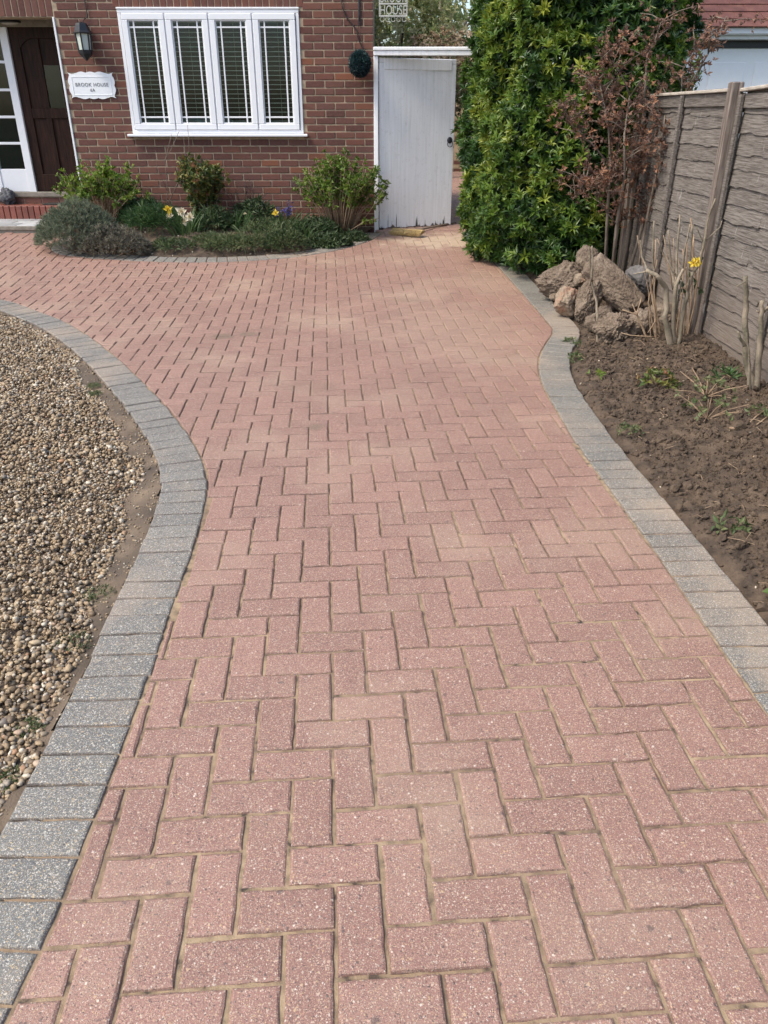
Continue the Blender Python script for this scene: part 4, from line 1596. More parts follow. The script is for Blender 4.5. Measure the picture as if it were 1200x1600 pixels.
def fence_z(y):
    return .04 + float(np.interp(y, [0, 6, 9], [0, .0, .09]))


posts = [1.5, 3.47, 5.45, 7.40, 9.35]
for k, y in enumerate(posts):
    lean = {2: -.012}.get(k, random.uniform(-.01, .01))
    h = 1.645 + (.03 if k == 3 else 0)
    M_ = Matrix.Rotation(lean, 4, 'Y')
    b = MB().box(-.042, .03, -.034, .034, -.1, h, .006, M=M_)
    b.v = [(px_ + random.gauss(0, .003), py_ + random.gauss(0, .003), pz_) for px_, py_, pz_ in b.v]
    o = b.build('post', MAT['post_wood'], fence)
    o.location = (-.005, y - 5.45, fence_z(y) - .04)
for k in range(len(posts) - 1):
    ya, yb = posts[k] + .05, posts[k + 1] - .05
    panel = empty('panel', (.035, (ya + yb) / 2 - 5.45, fence_z((ya + yb) / 2)))
    panel.parent = fence
    Lp = yb - ya
    top = 1.535
    ns = 15
    z = .02
    pit = (top - .02) / ns
    for s in range(ns):
        nx = 40
        ph = random.random() * 50
        base = s * pit + .02
        brk = np.sort(RNG.uniform(-Lp / 2 + .15, Lp / 2 - .15, random.choice((1, 2, 2, 3))))
        ts = np.sort(np.concatenate([np.linspace(-Lp / 2, Lp / 2, nx), brk - .0015, brk + .0015]))
        pc = np.searchsorted(brk, ts)
        pz = RNG.normal(0, .007, 6)[pc]; pxo = RNG.normal(0, .0022, 6)[pc]
        wav = pz + .013 * vnoise(ts * 2.2 + ph, ts * 0 + s, 7) + .011 * vnoise(ts * 13 + ph, ts * 0 + s, 9) + .007 * vnoise(ts * 34 + ph, ts * 0 + s, 19) + .010 * (vnoise(ts * 4 + ph, ts * 0, 3) > .3)
        nx_ = len(ts)
        V = []
        for q, t in enumerate(ts):
            bx = -.0175 + pxo[q] + .003 * float(vnoise(np.array([t * 4 + ph]), np.array([s * 3.3]), 15)[0])
            zb = base - .012 + wav[q]; zt = base + pit + .03
            V += [(bx, t, zb), (bx + .008, t, zb), (.0, t, zt), (-.005, t, zt), (bx * .55 - .00225, t, zb + (zt - zb) * .45)]
        V = np.array(V)
        Fq = []
        for q in range(nx_ - 1):
            a = q * 5; c = a + 5
            for (i0, i1) in ((0, 4), (4, 3), (3, 2), (2, 1), (1, 0)):
                Fq.append((a + i0, a + i1, c + i1, c + i0))
        np_mesh('slat', V, np.array(Fq), MAT['wood'], panel)
    for yy in (-Lp / 2 + .022, .02, Lp / 2 - .022):
        MB().box(-.058, -.034, yy - .019, yy + .019, .0, top, .003).build('batten', MAT['wood'], panel)
        MB().box(.012, .034, yy - .019, yy + .019, .0, top, .003).build('batten', MAT['wood'], panel)
    MB().box(-.030, -.012, -Lp / 2 + .003, Lp / 2 - .003, top - .075, top + .004, .003).build('top_rail', MAT['wood'], panel)
    cp = MB().box(-.05, .03, -Lp / 2, Lp / 2, top + .006, top + .026, .004).build('capping', MAT['pale_wood'], panel)
    if k == 1:
        cp.rotation_euler = (math.radians(-1.6), 0, 0); cp.location = (0, 0, .035)

# ------------------------------------------------------------------ neighbour's garage
GY = 11.5
gar = empty('garage', (4.6, GY, 0), 'white garage with panelled door, gutter and red tiled roof behind the fence', 'garage')
MB().box(-1.3, 2.6, .12, 4.5, -.05, 2.3).build('wall', MAT['mortar'], gar)
dr = empty('garage_door', (0, 0, 0)); dr.parent = gar
MAT['garage_white'] = M_plain('garage_door_paint', (.92, .93, .94), .4)
MB().box(-1.15, 2.4, .03, .07, .2, 2.215).build('leaf', MAT['garage_white'], dr)
pw, ph_ = .45, .40
for r in range(4):
    for c in range(6):
        x0 = -.98 + c * .577 + .03 - .02
        z1 = 2.06 - r * .50
        b = MB()
        b.box(x0, x0 + pw, .018, .0295, z1 - ph_, z1, .008)
        b.build('panel', MAT['garage_white'], dr)
MB().box(-1.3, 2.6, .01, .119, 2.216, 2.30, .003).build('eaves_shade_strip', MAT['black_metal'], gar)  # black strip standing in for the shade under the eaves
MB().box(-1.3, 2.6, -.14, .02, 2.302, 2.345, .004).build('fascia', MAT['upvc'], gar)
gut = MB()
prof = [(-.22, 2.36), (-.222, 2.42), (-.205, 2.425), (-.20, 2.375), (-.16, 2.365), (-.155, 2.42), (-.141, 2.42), (-.141, 2.345), (-.19, 2.345)]
vs = [(-1.35, y, z) for y, z in prof] + [(2.7, y, z) for y, z in prof]
npf = len(prof)
gut.add(vs, [(i, (i + 1) % npf, (i + 1) % npf + npf, i + npf) for i in range(npf)] + [tuple(range(npf)), tuple(range(npf, 2 * npf))[::-1]])
gut.build('gutter', MAT['upvc'], gar)
MAT['roof_tile'] = M_noise('red_roof_tile', [(.3, (.085, .030, .024)), (.55, (.13, .050, .038)), (.8, (.19, .085, .06))], 6, .9, .4, 40, vary=.35)
roof = MB().add([(-1.35, -.22, 2.415), (2.7, -.22, 2.415), (2.7, 2.6, 4.05), (-1.35, 2.6, 4.05)], [(0, 1, 2, 3)]).add([(-1.35, 2.6, 4.05), (2.7, 2.6, 4.05), (2.7, 5, 2.6), (-1.35, 5, 2.6)], [(0, 1, 2, 3)]).build('roof', MAT['roof_tile'], gar)
sl_ = math.atan2(4.05 - 2.415, 2.82)
tm = None
for r in range(14):
    for c in range(12):
        if tm is None:
            b = MB().box(-.164, .164, -.02, .24, 0, .016, .003)
            tm = b.mesh('tile'); tm.materials.append(MAT['roof_tile'])
        o = link('tile', tm, None, roof)
        d = r * .19
        o.location = (-1.18 + c * .331 + (.165 if r % 2 else 0), -.24 + d * math.cos(sl_), 2.425 + d * math.sin(sl_) + random.uniform(0, .004))
        o.rotation_euler = (sl_ - .07, random.gauss(0, .008), random.gauss(0, .006))

# ------------------------------------------------------------------ out-building at the end of the side path
MAT['buff'] = M_noise('buff_brick', [(.3, (.36, .26, .16)), (.7, (.52, .40, .26))], 5, .9, .3)
MAT['cream'] = M_plain('cream_render', (.55, .50, .42), .9)
ob = empty('outbuilding', (1.6, 18.1, .3), 'buff brick outbuilding with black drainpipe at the end of the side path', 'outbuilding')
MB().box(-.9, .13, 0, 2, -.3, 2.4).build('wall', MAT['buff'], ob)
for r in range(28):
    for c in range(5):
        x = -.79 + c * .225 + (.11 if r % 2 else 0)
        if x > .04: continue
        MB().box(x - .106, x + .106, -.006, .006, r * .078 - .02, r * .078 + .045).build('brick', MAT['brick'] if random.random() < .25 else MAT['buff'], ob)
MB().box(.13, 1.6, -.03, 2, -.3, 2.4).build('rendered_wall', MAT['cream'], ob)
MB().tube([(.10, -.06, -.1), (.10, -.06, 2.4)], .045, 10).build('drainpipe', MAT['black_metal'], ob)
# ------------------------------------------------------------------ big evergreen shrub
hd_ = empty('evergreen_shrub', (1.90, 9.05, .1), 'tall dense evergreen shrub with glossy yellow green leaves between gate and fence', 'shrub')


def hedge_r(th, z):
    """plan radius of the shrub at bearing th and height z"""
    prof = np.interp(z, [.0, .12, .5, 1.1, 2.0, 2.8, 3.3, 3.55], [.88, .96, .99, 1.0, .97, .90, .6, .1])
    c, s = np.cos(th), np.sin(th)
    ex, ey = .98, 1.66
    e = 2.6
    r = 1.0 / ((np.abs(c) / ex) ** e + (np.abs(s) / ey) ** e) ** (1 / e)
    lum = 1 + .12 * fbm(th * 2.2 + 10, z * 1.5, 91, 3) + .24 * fbm(th * 7, z * 5, 92, 2)
    return r * prof * lum


def hedge_pts(n, depth, zlo=.0):
    th = RNG.uniform(0, 2 * math.pi, n * 2); z = RNG.uniform(zlo, 3.5, n * 2)
    # denser where it faces the drive
    keep = (RNG.uniform(0, 1, n * 2) < np.where(np.sin(th) > .45, .25, 1.0))
    th, z = th[keep][:n], z[keep][:n]
    r = hedge_r(th, z) * (1 - np.abs(RNG.normal(0, depth, len(th))))
    e = .03
    dr_t = (hedge_r(th + e, z) - hedge_r(th - e, z)) / (2 * e)
    dr_z = (hedge_r(th, z + e) - hedge_r(th, z - e)) / (2 * e)
    er = np.stack([np.cos(th), np.sin(th), 0 * th], 1); et = np.stack([-np.sin(th), np.cos(th), 0 * th], 1)
    nrm = unit(er - et * (dr_t / np.maximum(r, .1))[:, None] * .6 - np.array([[0, 0, 1]]) * dr_z[:, None] * .8)
    P = np.stack([r * np.cos(th), r * np.sin(th), z], 1)
    return P, nrm, th, z


P, Nn, th, z = hedge_pts(9500, .04)
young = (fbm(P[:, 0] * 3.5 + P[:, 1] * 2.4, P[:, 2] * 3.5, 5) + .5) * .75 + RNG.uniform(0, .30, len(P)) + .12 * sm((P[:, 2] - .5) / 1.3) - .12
axis = Nn * .8 + np.array([[0, 0, .65]]) + RNG.normal(0, .35, P.shape)
s1 = rosettes(P, axis, 8, RNG.uniform(.045, .095, len(P)), np.full(len(P), .024), np.clip(young, .05, .95), (.35, 1.25))
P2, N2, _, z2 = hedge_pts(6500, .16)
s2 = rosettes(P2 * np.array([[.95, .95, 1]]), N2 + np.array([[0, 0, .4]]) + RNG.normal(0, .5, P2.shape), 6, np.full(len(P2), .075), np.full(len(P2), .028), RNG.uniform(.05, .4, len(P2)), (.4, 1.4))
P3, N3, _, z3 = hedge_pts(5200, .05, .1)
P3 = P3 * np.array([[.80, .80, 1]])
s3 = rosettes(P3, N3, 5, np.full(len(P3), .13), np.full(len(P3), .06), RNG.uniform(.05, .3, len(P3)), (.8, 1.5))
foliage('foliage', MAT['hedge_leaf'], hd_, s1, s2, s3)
tr = MB()
for k in range(9):
    a = random.uniform(0, 6.28); r0 = random.uniform(.1, .35); r1 = random.uniform(.4, .75)
    tr.tube([(r0 * math.cos(a), r0 * math.sin(a), -.05), (r0 * 1.2 * math.cos(a), r0 * 1.3 * math.sin(a), .9), (r1 * math.cos(a + .2), r1 * 1.4 * math.sin(a + .2), 2.0), (r1 * .8 * math.cos(a + .3), r1 * math.sin(a + .3), 3.0)], [.035, .028, .018, .006], 7)
tr.build('trunk', MAT['bark'], hd_, True)


# ------------------------------------------------------------------ generic twiggy shrub
def twiggy(name, loc, label, cat, stems, mats, leaf, group=None, seed=1, tips_only=.35):
    """stems: list of (path, radii). leaf: dict(n, L, W, tint, rng). Leaves sit on the outer part of the stems."""
    root = empty(name, loc, label, cat, group)
    mb = MB()
    anchors = []; axes = []
    for path, rad in stems:
        mb.tube(path, rad, 5)
        P = [Vector(p) for p in path]
        seg = [(P[k + 1] - P[k]).length for k in range(len(P) - 1)]
        tot = sum(seg)
        m = max(2, int(leaf['per'] * tot / .1)) if leaf else 0
        for _ in range(m):
            t = random.uniform(tips_only, 1.0) * tot
            k = 0
            while k < len(seg) - 1 and t > seg[k]: t -= seg[k]; k += 1
            d = (P[k + 1] - P[k]).normalized()
            anchors.append(P[k] + d * min(t, seg[k]) + Vector([random.gauss(0, leaf.get('j', .012)) for _ in range(3)]))
            axes.append(d * .7 + Vector((random.gauss(0, .5), random.gauss(0, .5), random.gauss(.25, .4))))
    mb.build('stems', mats[0], root, True)
    if leaf:
        A = np.array(anchors); X = np.array(axes)
        n = len(A)
        s = rosettes(A, X, leaf.get('k', 4), np.full(n, leaf['L']) * RNG.uniform(.7, 1.2, n), np.full(n, leaf['W']), RNG.uniform(*leaf['tint'], n), leaf.get('spread', (.4, 1.2)))
        foliage('foliage', mats[1], root, s)
    return root


def fan(n, h, spread, r0=.006, base=.06, bend=.25, seed=0, cx=0, cy=0, hv=.25, flat=1.0):
    out = []
    rr = random.Random(seed)
    for k in range(n):
        a = rr.uniform(0, 6.283); q = rr.uniform(0, 1) ** .6
        tx, ty = spread * q * math.cos(a), spread * q * math.sin(a) * flat
        hh = h * (1 - hv * q * q) * rr.uniform(.75, 1.05)
        b = (base * math.cos(a) * q + cx, base * math.sin(a) * q + cy, -.03)
        m1 = (b[0] + tx * .35 + rr.gauss(0, .02), b[1] + ty * .35 + rr.gauss(0, .02), hh * .45)
        m2 = (b[0] + tx * .75 + rr.gauss(0, .02), b[1] + ty * .75 + rr.gauss(0, .02), hh * .8)
        out.append(([b, m1, m2, (b[0] + tx, b[1] + ty, hh)], [r0, r0 * .8, r0 * .6, r0 * .35]))
        for _ in range(2):
            t = rr.uniform(.4, .9)
            p = Vector(m1).lerp(Vector(m2), t)
            e = p + Vector((rr.gauss(0, .06), rr.gauss(0, .06), rr.uniform(.05, .16)))
            out.append(([p, (p + e) / 2 + Vector((rr.gauss(0, .01), 0, .01)), e], [r0 * .55, r0 * .45, r0 * .25]))
    return out


def sz(x, y):
    return float(soil_h(np.array([[x]]), np.array([[y]]))[0, 0])


def szr(x, y):
    return float(soil_r(np.array([[x]]), np.array([[y]]))[0, 0])


# flower bed under the window
x, y = -3.30, 9.72
twiggy('hydrangea', (x, y, sz(x, y)), 'hydrangea with fresh green leaves on bare tan stems beside the front door', 'shrub',
       fan(70, .78, .50, .006, .10, seed=3, hv=.45, flat=.7), (MAT['tan_twig'], MAT['hydrangea_leaf']), dict(per=1.7, L=.045, W=.028, tint=(.25, .95), k=4), tips_only=.6)
x, y = -.52, 9.70
twiggy('hydrangea', (x, y, sz(x, y)), 'rounded hydrangea with green tips on bare stems beside the white gate', 'shrub',
       fan(95, .88, .46, .006, .12, seed=8, hv=.35, flat=.75) + [([(.2, -.1, .05), (.42, -.22, .35), (.52, -.26, .52)], [.005, .004, .002]), ([(.1, -.15, .03), (.3, -.25, .16), (.46, -.3, .2)], [.006, .005, .003])],
       (MAT['tan_twig'], MAT['hydrangea_leaf']), dict(per=1.9, L=.042, W=.027, tint=(.1, .8), k=4), tips_only=.5)
x, y = -2.12, 9.78
twiggy('flowering_shrub', (x, y, sz(x, y)), 'upright shrub with yellow green and bronze leaves below the window', 'shrub',
       fan(30, .80, .27, .006, .06, seed=12, hv=.2), (MAT['bark'], MAT['shrub_leaf']), dict(per=3.6, L=.058, W=.032, tint=(.05, 1.0), k=4), tips_only=.22)
x, y = -2.48, 9.90
bz_ = sz(x, y)
tw = []
for (pts, r) in (([(258, 345), (262, 300), (258, 250), (268, 210)], .006), ([(262, 320), (285, 270), (296, 235), (293, 195)], .006), ([(258, 250), (268, 232), (280, 205)], .004), ([(285, 270), (290, 250), (287, 215)], .004), ([(262, 300), (245, 260), (243, 235)], .003), ([(285, 270), (302, 258), (310, 240)], .003)):
    tw.append(([at(px, py, y) - Vector((x, y, bz_)) for px, py in pts], [r * (1 - .2 * q) for q in range(len(pts))]))
twiggy('bare_twigs', (x, y, bz_), 'tall bare rose twigs reaching up to the window sill', 'twigs', tw, (MAT['bark'],), None)
x, y = -1.63, 9.86
twiggy('thorny_twigs', (x, y, sz(x, y)), 'tangle of bare red brown twigs against the wall right of the bronze shrub', 'twigs',
       fan(14, .5, .25, .004, .05, seed=22, hv=.2), (MAT['cable'],), None)


def cushion(name, loc, label, rx, ry, h, n, L, Wd, mat, tint, seed, k=5, up=.9, stem=None, spread=(.15, .7)):
    """low bushy plant: a dome of leaf sprays"""
    root = empty(name, loc, label, 'plant')
    a = RNG.uniform(0, 6.283, n); q = RNG.uniform(0, 1, n) ** .5
    lum = 1 + .35 * vnoise(np.cos(a) * 2 + seed, np.sin(a) * 2 + q * 3, seed)
    top = h * np.sqrt(np.maximum(0, 1 - (q * .98) ** 2)) * lum
    zz = top * RNG.uniform(.35, 1.0, n) ** .5
    P = np.stack([rx * q * np.cos(a), ry * q * np.sin(a), zz], 1)
    A = np.stack([np.cos(a) * q, np.sin(a) * q, 0 * a + up], 1) + RNG.normal(0, .35, (n, 3))
    s = rosettes(P, A, k, np.full(n, L) * RNG.uniform(.7, 1.2, n), np.full(n, Wd), RNG.uniform(*tint, n), spread)
    foliage('foliage', mat, root, s)
    if stem is not None:
        mb = MB()
        for _ in range(70):
            aa = random.uniform(0, 6.283); qq = random.uniform(0, .95)
            e = (rx * qq * math.cos(aa), ry * qq * math.sin(aa), h * .85 * math.sqrt(1 - qq * qq))
            mb.tube([(e[0] * .25, e[1] * .25, -.02), (e[0] * .7, e[1] * .7, e[2] * .45), e], [.004, .003, .002], 4)
        mb.build('stems', stem, root)
    return root


x, y = -3.31, 8.84
cushion('lavender', (x, y, sz(x, y) - .03), 'silvery grey green lavender bush at the left end of the bed', .44, .38, .46, 1900, .065, .007, MAT['lavender_leaf'], (.1, .95), 4, 6, 1.1, MAT['tan_twig'])
x, y = -2.93, 8.68
cushion('lavender', (x, y, sz(x, y) - .03), 'dry brownish grey lavender bush overhanging the edging', .42, .28, .30, 1500, .05, .008, MAT['dry_lavender'], (.05, .9), 9, 6, .9, MAT['tan_twig'])
x, y = -2.62, 9.35
cushion('leafy_clump', (x, y, sz(x, y)), 'dark green arching leafy clump between the lavender and the daffodils', .30, .25, .20, 260, .15, .012, MAT['strap_leaf'], (.2, .7), 14, 4, .6, None, (.3, 1.0))
x, y = -1.62, 8.86
cushion('grey_sprawl', (x, y, sz(x, y)), 'grey green sprawling plant at the front of the bed below the window', .36, .18, .12, 260, .085, .011, MAT['low_leaf'], (.3, 1.0), 15, 5, .5, None, (.5, 1.3))
x, y = -1.08, 8.92
cushion('green_mound', (x, y, sz(x, y)), 'fine leaved green mound at the front of the bed', .26, .18, .20, 700, .045, .010, MAT['low_leaf'], (.15, .8), 16, 5, .7)
x, y = -.62, 9.22
cushion('dark_rosette', (x, y, sz(x, y)), 'low dark green rosettes at the gate end of the bed', .24, .18, .10, 240, .075, .028, MAT['low_leaf'], (.0, .5), 17, 5, .6, None, (.5, 1.3))
x, y = -.34, 9.52
cushion('dark_rosette', (x, y, sz(x, y)), 'small green rosette nearest the white gate jamb', .15, .13, .09, 120, .065, .026, MAT['low_leaf'], (.1, .6), 18, 5, .6, None, (.5, 1.3))
x, y = -1.92, 8.98
cushion('young_shoots', (x, y, sz(x, y)), 'sparse young shoots in the soil between daffodils and sprawling plant', .20, .14, .09, 120, .06, .010, MAT['low_leaf'], (.3, .9), 19, 4, .6, None, (.4, 1.2))


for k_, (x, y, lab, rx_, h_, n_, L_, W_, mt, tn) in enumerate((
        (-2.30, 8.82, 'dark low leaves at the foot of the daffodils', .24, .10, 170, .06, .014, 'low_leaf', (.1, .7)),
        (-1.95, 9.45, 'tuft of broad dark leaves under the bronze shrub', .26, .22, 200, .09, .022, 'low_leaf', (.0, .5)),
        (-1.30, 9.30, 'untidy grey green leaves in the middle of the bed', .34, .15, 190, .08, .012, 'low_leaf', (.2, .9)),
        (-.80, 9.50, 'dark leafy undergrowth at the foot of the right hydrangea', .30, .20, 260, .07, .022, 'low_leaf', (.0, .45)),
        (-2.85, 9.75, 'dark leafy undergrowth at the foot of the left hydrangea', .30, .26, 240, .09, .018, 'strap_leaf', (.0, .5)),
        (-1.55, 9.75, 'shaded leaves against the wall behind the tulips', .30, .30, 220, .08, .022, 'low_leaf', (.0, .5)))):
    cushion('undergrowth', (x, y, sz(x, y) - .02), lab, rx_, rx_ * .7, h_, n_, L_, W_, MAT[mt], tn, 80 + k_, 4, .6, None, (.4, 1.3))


def clump(name, loc, label, n, rad, L, w, tint, droop, mat='strap_leaf'):
    root = empty(name, loc, label, 'plant')
    a = RNG.uniform(0, 6.283, n); q = RNG.uniform(0, 1, n) ** .5
    R0 = np.stack([rad * q * np.cos(a), rad * q * np.sin(a), 0 * a - .02], 1)
    D = np.stack([np.cos(a) * q * .45, np.sin(a) * q * .45, np.ones(n)], 1) + RNG.normal(0, .12, (n, 3))
    blades('leaves', MAT[mat], root, R0, D, L * RNG.uniform(.6, 1.1, n), np.full(n, w), RNG.uniform(*tint, n), droop)
    return root


def flower(parent, p, face, kind, size):
    """six-petalled flower with a cup"""
    face = Vector(face).normalized()
    C_ = np.array([p]); A = np.array([face])
    m = {'y': 'petal_yellow', 'c': 'petal_cream', 'b': 'petal_blue', 'r': 'petal_red'}[kind[0]]
    if kind in ('y', 'c'):
        s1 = rosettes(C_, A, 6, np.array([size]), np.array([size * .75]), np.array([.7]), (1.1, 1.5), .1)
        s2 = rosettes(C_ + A * .004, A, 7, np.array([size * .55]), np.array([size * .5]), np.array([.2]), (.1, .7), .1)
        foliage('flower', MAT[m], parent, s1, s2)
    else:
        s1 = rosettes(C_, A, 6, np.array([size]), np.array([size * .7]), np.array([.6]), (.1, .5), .1)
        foliage('flower', MAT[m], parent, s1)


x, y = -2.24, 9.20
b0 = Vector((x, y, sz(x, y)))
daf = clump('daffodils', b0, 'clump of cream and yellow daffodils standing below the window', 70, .17, .36, .014, (.3, .9), .35)
fm = MB()
for (px, py, kind, s_) in ((263, 327, 'y', .055), (265, 337, 'c', .05), (265, 346, 'c', .05), (284, 331, 'c', .068), (297, 339, 'c', .062), (288, 346, 'c', .05)):
    p = at(px, py, y + random.uniform(-.08, .05)) - b0
    fm.tube([(p.x * .35, p.y * .3, 0), (p.x * .8, p.y * .8, p.z * .6), p + Vector((0, .015, -.01))], [.004, .0035, .003], 5)
    flower(daf, p, (random.gauss(0, .3), -1, .15), kind, s_)
    if kind == 'c' and s_ > .06: flower(daf, p + Vector((.0, -.006, .004)), (.1, -1, .3), 'c', s_ * .7)
fm.build('stalks', MAT['strap_leaf'], daf)
x, y = -1.75, 9.50
b0 = Vector((x, y, sz(x, y)))
tul = clump('tulips', b0, 'leafy tulip clump with a dull red bud right of the bronze shrub', 60, .17, .30, .022, (.15, .7), .25)
fm = MB()
for (px, py, kind) in ((354, 333, 'r'), (383, 335, 'c')):
    p = at(px, py, y) - b0
    fm.tube([(p.x * .4, 0, 0), (p.x * .8, 0, p.z * .6), p], [.004, .0035, .003], 5)
    flower(tul, p, (0, 0, 1), 'r' if kind == 'r' else 'c', .05 if kind == 'r' else .03)
fm.build('stalks', MAT['strap_leaf'], tul)
x, y = -1.22, 9.66
b0 = Vector((x, y, sz(x, y)))
blu = clump('bluebells', b0, 'clump of violet bluebells in long leaves against the brick wall', 90, .24, .34, .016, (.1, .65), .55)
fm = MB()
for k in range(9):
    px = random.uniform(422, 456); py = random.uniform(312, 328)
    p = at(px, py, y + random.uniform(-.1, .1)) - b0
    fm.tube([(p.x * .5, 0, 0), (p.x * .9, p.y * .5, p.z * .6), p], [.004, .003, .002], 5)
    for q in range(7):
        flower(blu, p + Vector((random.gauss(0, .02), random.gauss(0, .015), -.012 * q)), (random.gauss(0, 1), random.gauss(-.3, .6), -.6), 'b', .024)
flower(blu, at(431, 333, y - .2) - b0, (0, -1, .3), 'y', .045)
fm.build('stalks', MAT['strap_leaf'], blu)
x, y = -.92, 9.35
clump('long_leaf_clump', (x, y, sz(x, y)), 'clump of long arching leaves in front of the right hydrangea', 60, .16, .34, .016, (.2, .9), .7)
x, y = -1.42, 9.22
clump('long_leaf_clump', (x, y, sz(x, y)), 'sparse long leaves between the tulips and the green mound', 40, .2, .26, .012, (.2, .8), .5)
x, y = -2.75, 9.62
clump('grass_tuft', (x, y, sz(x, y)), 'upright grassy tuft against the wall behind the dry lavender', 50, .18, .36, .010, (.2, .8), .4)

# ------------------------------------------------------------------ withered shrub at the fence
bx, by = 1.98, 7.0
b0 = Vector((bx, by, szr(bx, by)))
stems = []
trunks = [((945, 455), (948, 330), (955, 260), (950, 200), (935, 120), .017), ((958, 455), (963, 350), (975, 280), (978, 210), (985, 150), .017), ((968, 455), (985, 340), (990, 280), (1000, 220), (1005, 160), .016),
          ((975, 455), (1000, 370), (1015, 310), (1035, 240), (1055, 165), .018), ((990, 455), (1003, 380), (1020, 310), (1030, 250), (1040, 180), .015), ((955, 455), (960, 380), (968, 320), (960, 260), (972, 180), .015),
          ((1030, 250), (1048, 190), (1075, 140), (1105, 85), (1135, 25), .010), ((1048, 190), (1062, 150), (1068, 110), (1085, 80), (1100, 65), .008), ((955, 260), (930, 230), (905, 205), (890, 195), (882, 190), .007),
          ((1005, 160), (1010, 130), (1012, 90), (1025, 60), (1035, 30), .009), ((975, 280), (935, 290), (915, 300), (905, 305), (895, 310), .006), ((1015, 310), (1040, 270), (1060, 250), (1068, 245), (1075, 243), .006),
          ((985, 150), (975, 120), (960, 105), (950, 95), (940, 90), .007), ((978, 210), (950, 180), (930, 150), (925, 130), (920, 115), .007), ((963, 350), (940, 320), (925, 300), (915, 285), (910, 280), .005)]
for k, tpt in enumerate(trunks):
    r = tpt[-1]
    yy = by + random.uniform(-.18, .18)
    pth = []
    for q, (px, py) in enumerate(tpt[:-1]):
        pth.append(at(px + random.gauss(0, 1.5), py, yy + .04 * q * random.uniform(-1, 1)) - b0)
    if k < 6: pth[0].z = min(pth[0].z, -.03)
    stems.append((pth, [r, r * .85, r * .7, r * .5, r * .3]))
    for _ in range(15 if k < 6 else 9):
        t = random.uniform(1.2, 4)
        i = min(int(t), 3)
        p = pth[i].lerp(pth[i + 1], t - i)
        e = p + Vector((random.gauss(0, .13), random.gauss(0, .13), random.uniform(.0, .2)))
        stems.append(([p, (p + e) / 2 + Vector((0, 0, .015)), e], [.005, .004, .002]))
twiggy('withered_shrub', b0, 'tall shrub with withered red brown leaves standing before the fence', 'shrub', stems, (MAT['bark'], MAT['brown_leaf']),
       dict(per=3.4, L=.040, W=.019, tint=(.05, 1.0), k=4, j=.03), tips_only=.4)

# green shoots of another plant behind the withered one
b0 = Vector((2.35, 7.75, .1))
gs = []
for k in range(16):
    e = at(random.uniform(1000, 1105), random.uniform(60, 150), 7.75 + random.uniform(-.15, .15)) - b0
    gs.append(([(0, 0, 0), (e.x * .5, e.y * .3, e.z * .6), e], [.008, .006, .003]))
twiggy('green_sprigs', b0, 'green leafy sprigs showing through the withered shrub above the fence', 'shrub', gs, (MAT['bark'], MAT['hedge_leaf']), dict(per=1.6, L=.05, W=.02, tint=(.4, 1.0), k=4, j=.02), tips_only=.72)

# ------------------------------------------------------------------ stones and logs
def place(name, px, py, Y, size, seed, label, cat='stone', mat='rock', rot=(0, 0, 0), group='stones heaped beside the evergreen shrub', **kw):
    p = at(px, py, Y)
    o = lump(name, p, size, MAT[mat], seed, rot=rot, **kw)
    tag(o, label, cat, group)
    return o


place('boulder', 882, 440, 6.85, (.23, .18, .165), 11, 'large earthy boulder next to the grey edging under the shrub', sub=5, rot=(0, .1, .1), amp=.14, cuts=3)
place('flint', 886, 471, 6.28, (.125, .10, .115), 12, 'pale flint with a rusty patch on the grey edging', mat='pale_rock', rot=(.2, .5, .3), amp=.12, cuts=8)
place('stone', 908, 436, 6.55, (.07, .06, .045), 13, 'small pale stone lying on top of the heap', mat='pale_rock', rot=(0, -.3, .2), amp=.12, cuts=6)
place('upright_stone', 918, 470, 6.22, (.095, .10, .19), 14, 'upright ridged earthy stone behind the thin stick', sub=5, rot=(0, .15, 0), amp=.18, freq=2.0, cuts=3)
lg = place('log', 958, 446, 6.25, (.27, .125, .12), 15, 'thick short mud-caked log lying on the stone heap', 'log', rot=(0, .66, -.45), amp=.10, cuts=0, cyl=.6, sub=5, fine=.05)
place('round_stone', 918, 408, 6.75, (.10, .10, .12), 16, 'rounded earthy stone at the back below the brown stems', amp=.16, cuts=4)
place('stone', 944, 492, 5.95, (.065, .06, .07), 17, 'small round earthy stone tucked below the log', amp=.15, cuts=4)
place('earth_clod', 962, 516, 5.52, (.14, .11, .11), 18, 'crumbly heap of caked earth in front of the log', 'clod', amp=.34, freq=2.2, cuts=3, fine=.13, sub=5)
place('stone', 997, 510, 5.55, (.10, .10, .12), 19, 'squared earthy stone right of the crumbly heap', rot=(0, .3, .4), amp=.16, cuts=3)
place('flat_stone', 1003, 440, 6.5, (.16, .12, .11), 20, 'bluish grey flat stone behind the log', mat='blue_rock', rot=(.2, .5, .2), amp=.12, cuts=4)
place('stone', 1035, 492, 5.95, (.14, .12, .10), 21, 'earthy stone half hidden behind the cut stems', amp=.2, cuts=5)
place('stone', 930, 505, 5.85, (.075, .06, .07), 23, 'ridged earthy stone at the foot of the upright stone', amp=.22, cuts=5)
place('stone', 868, 464, 6.75, (.05, .05, .03), 24, 'small flat stone wedged under the large boulder', amp=.2, cuts=4)

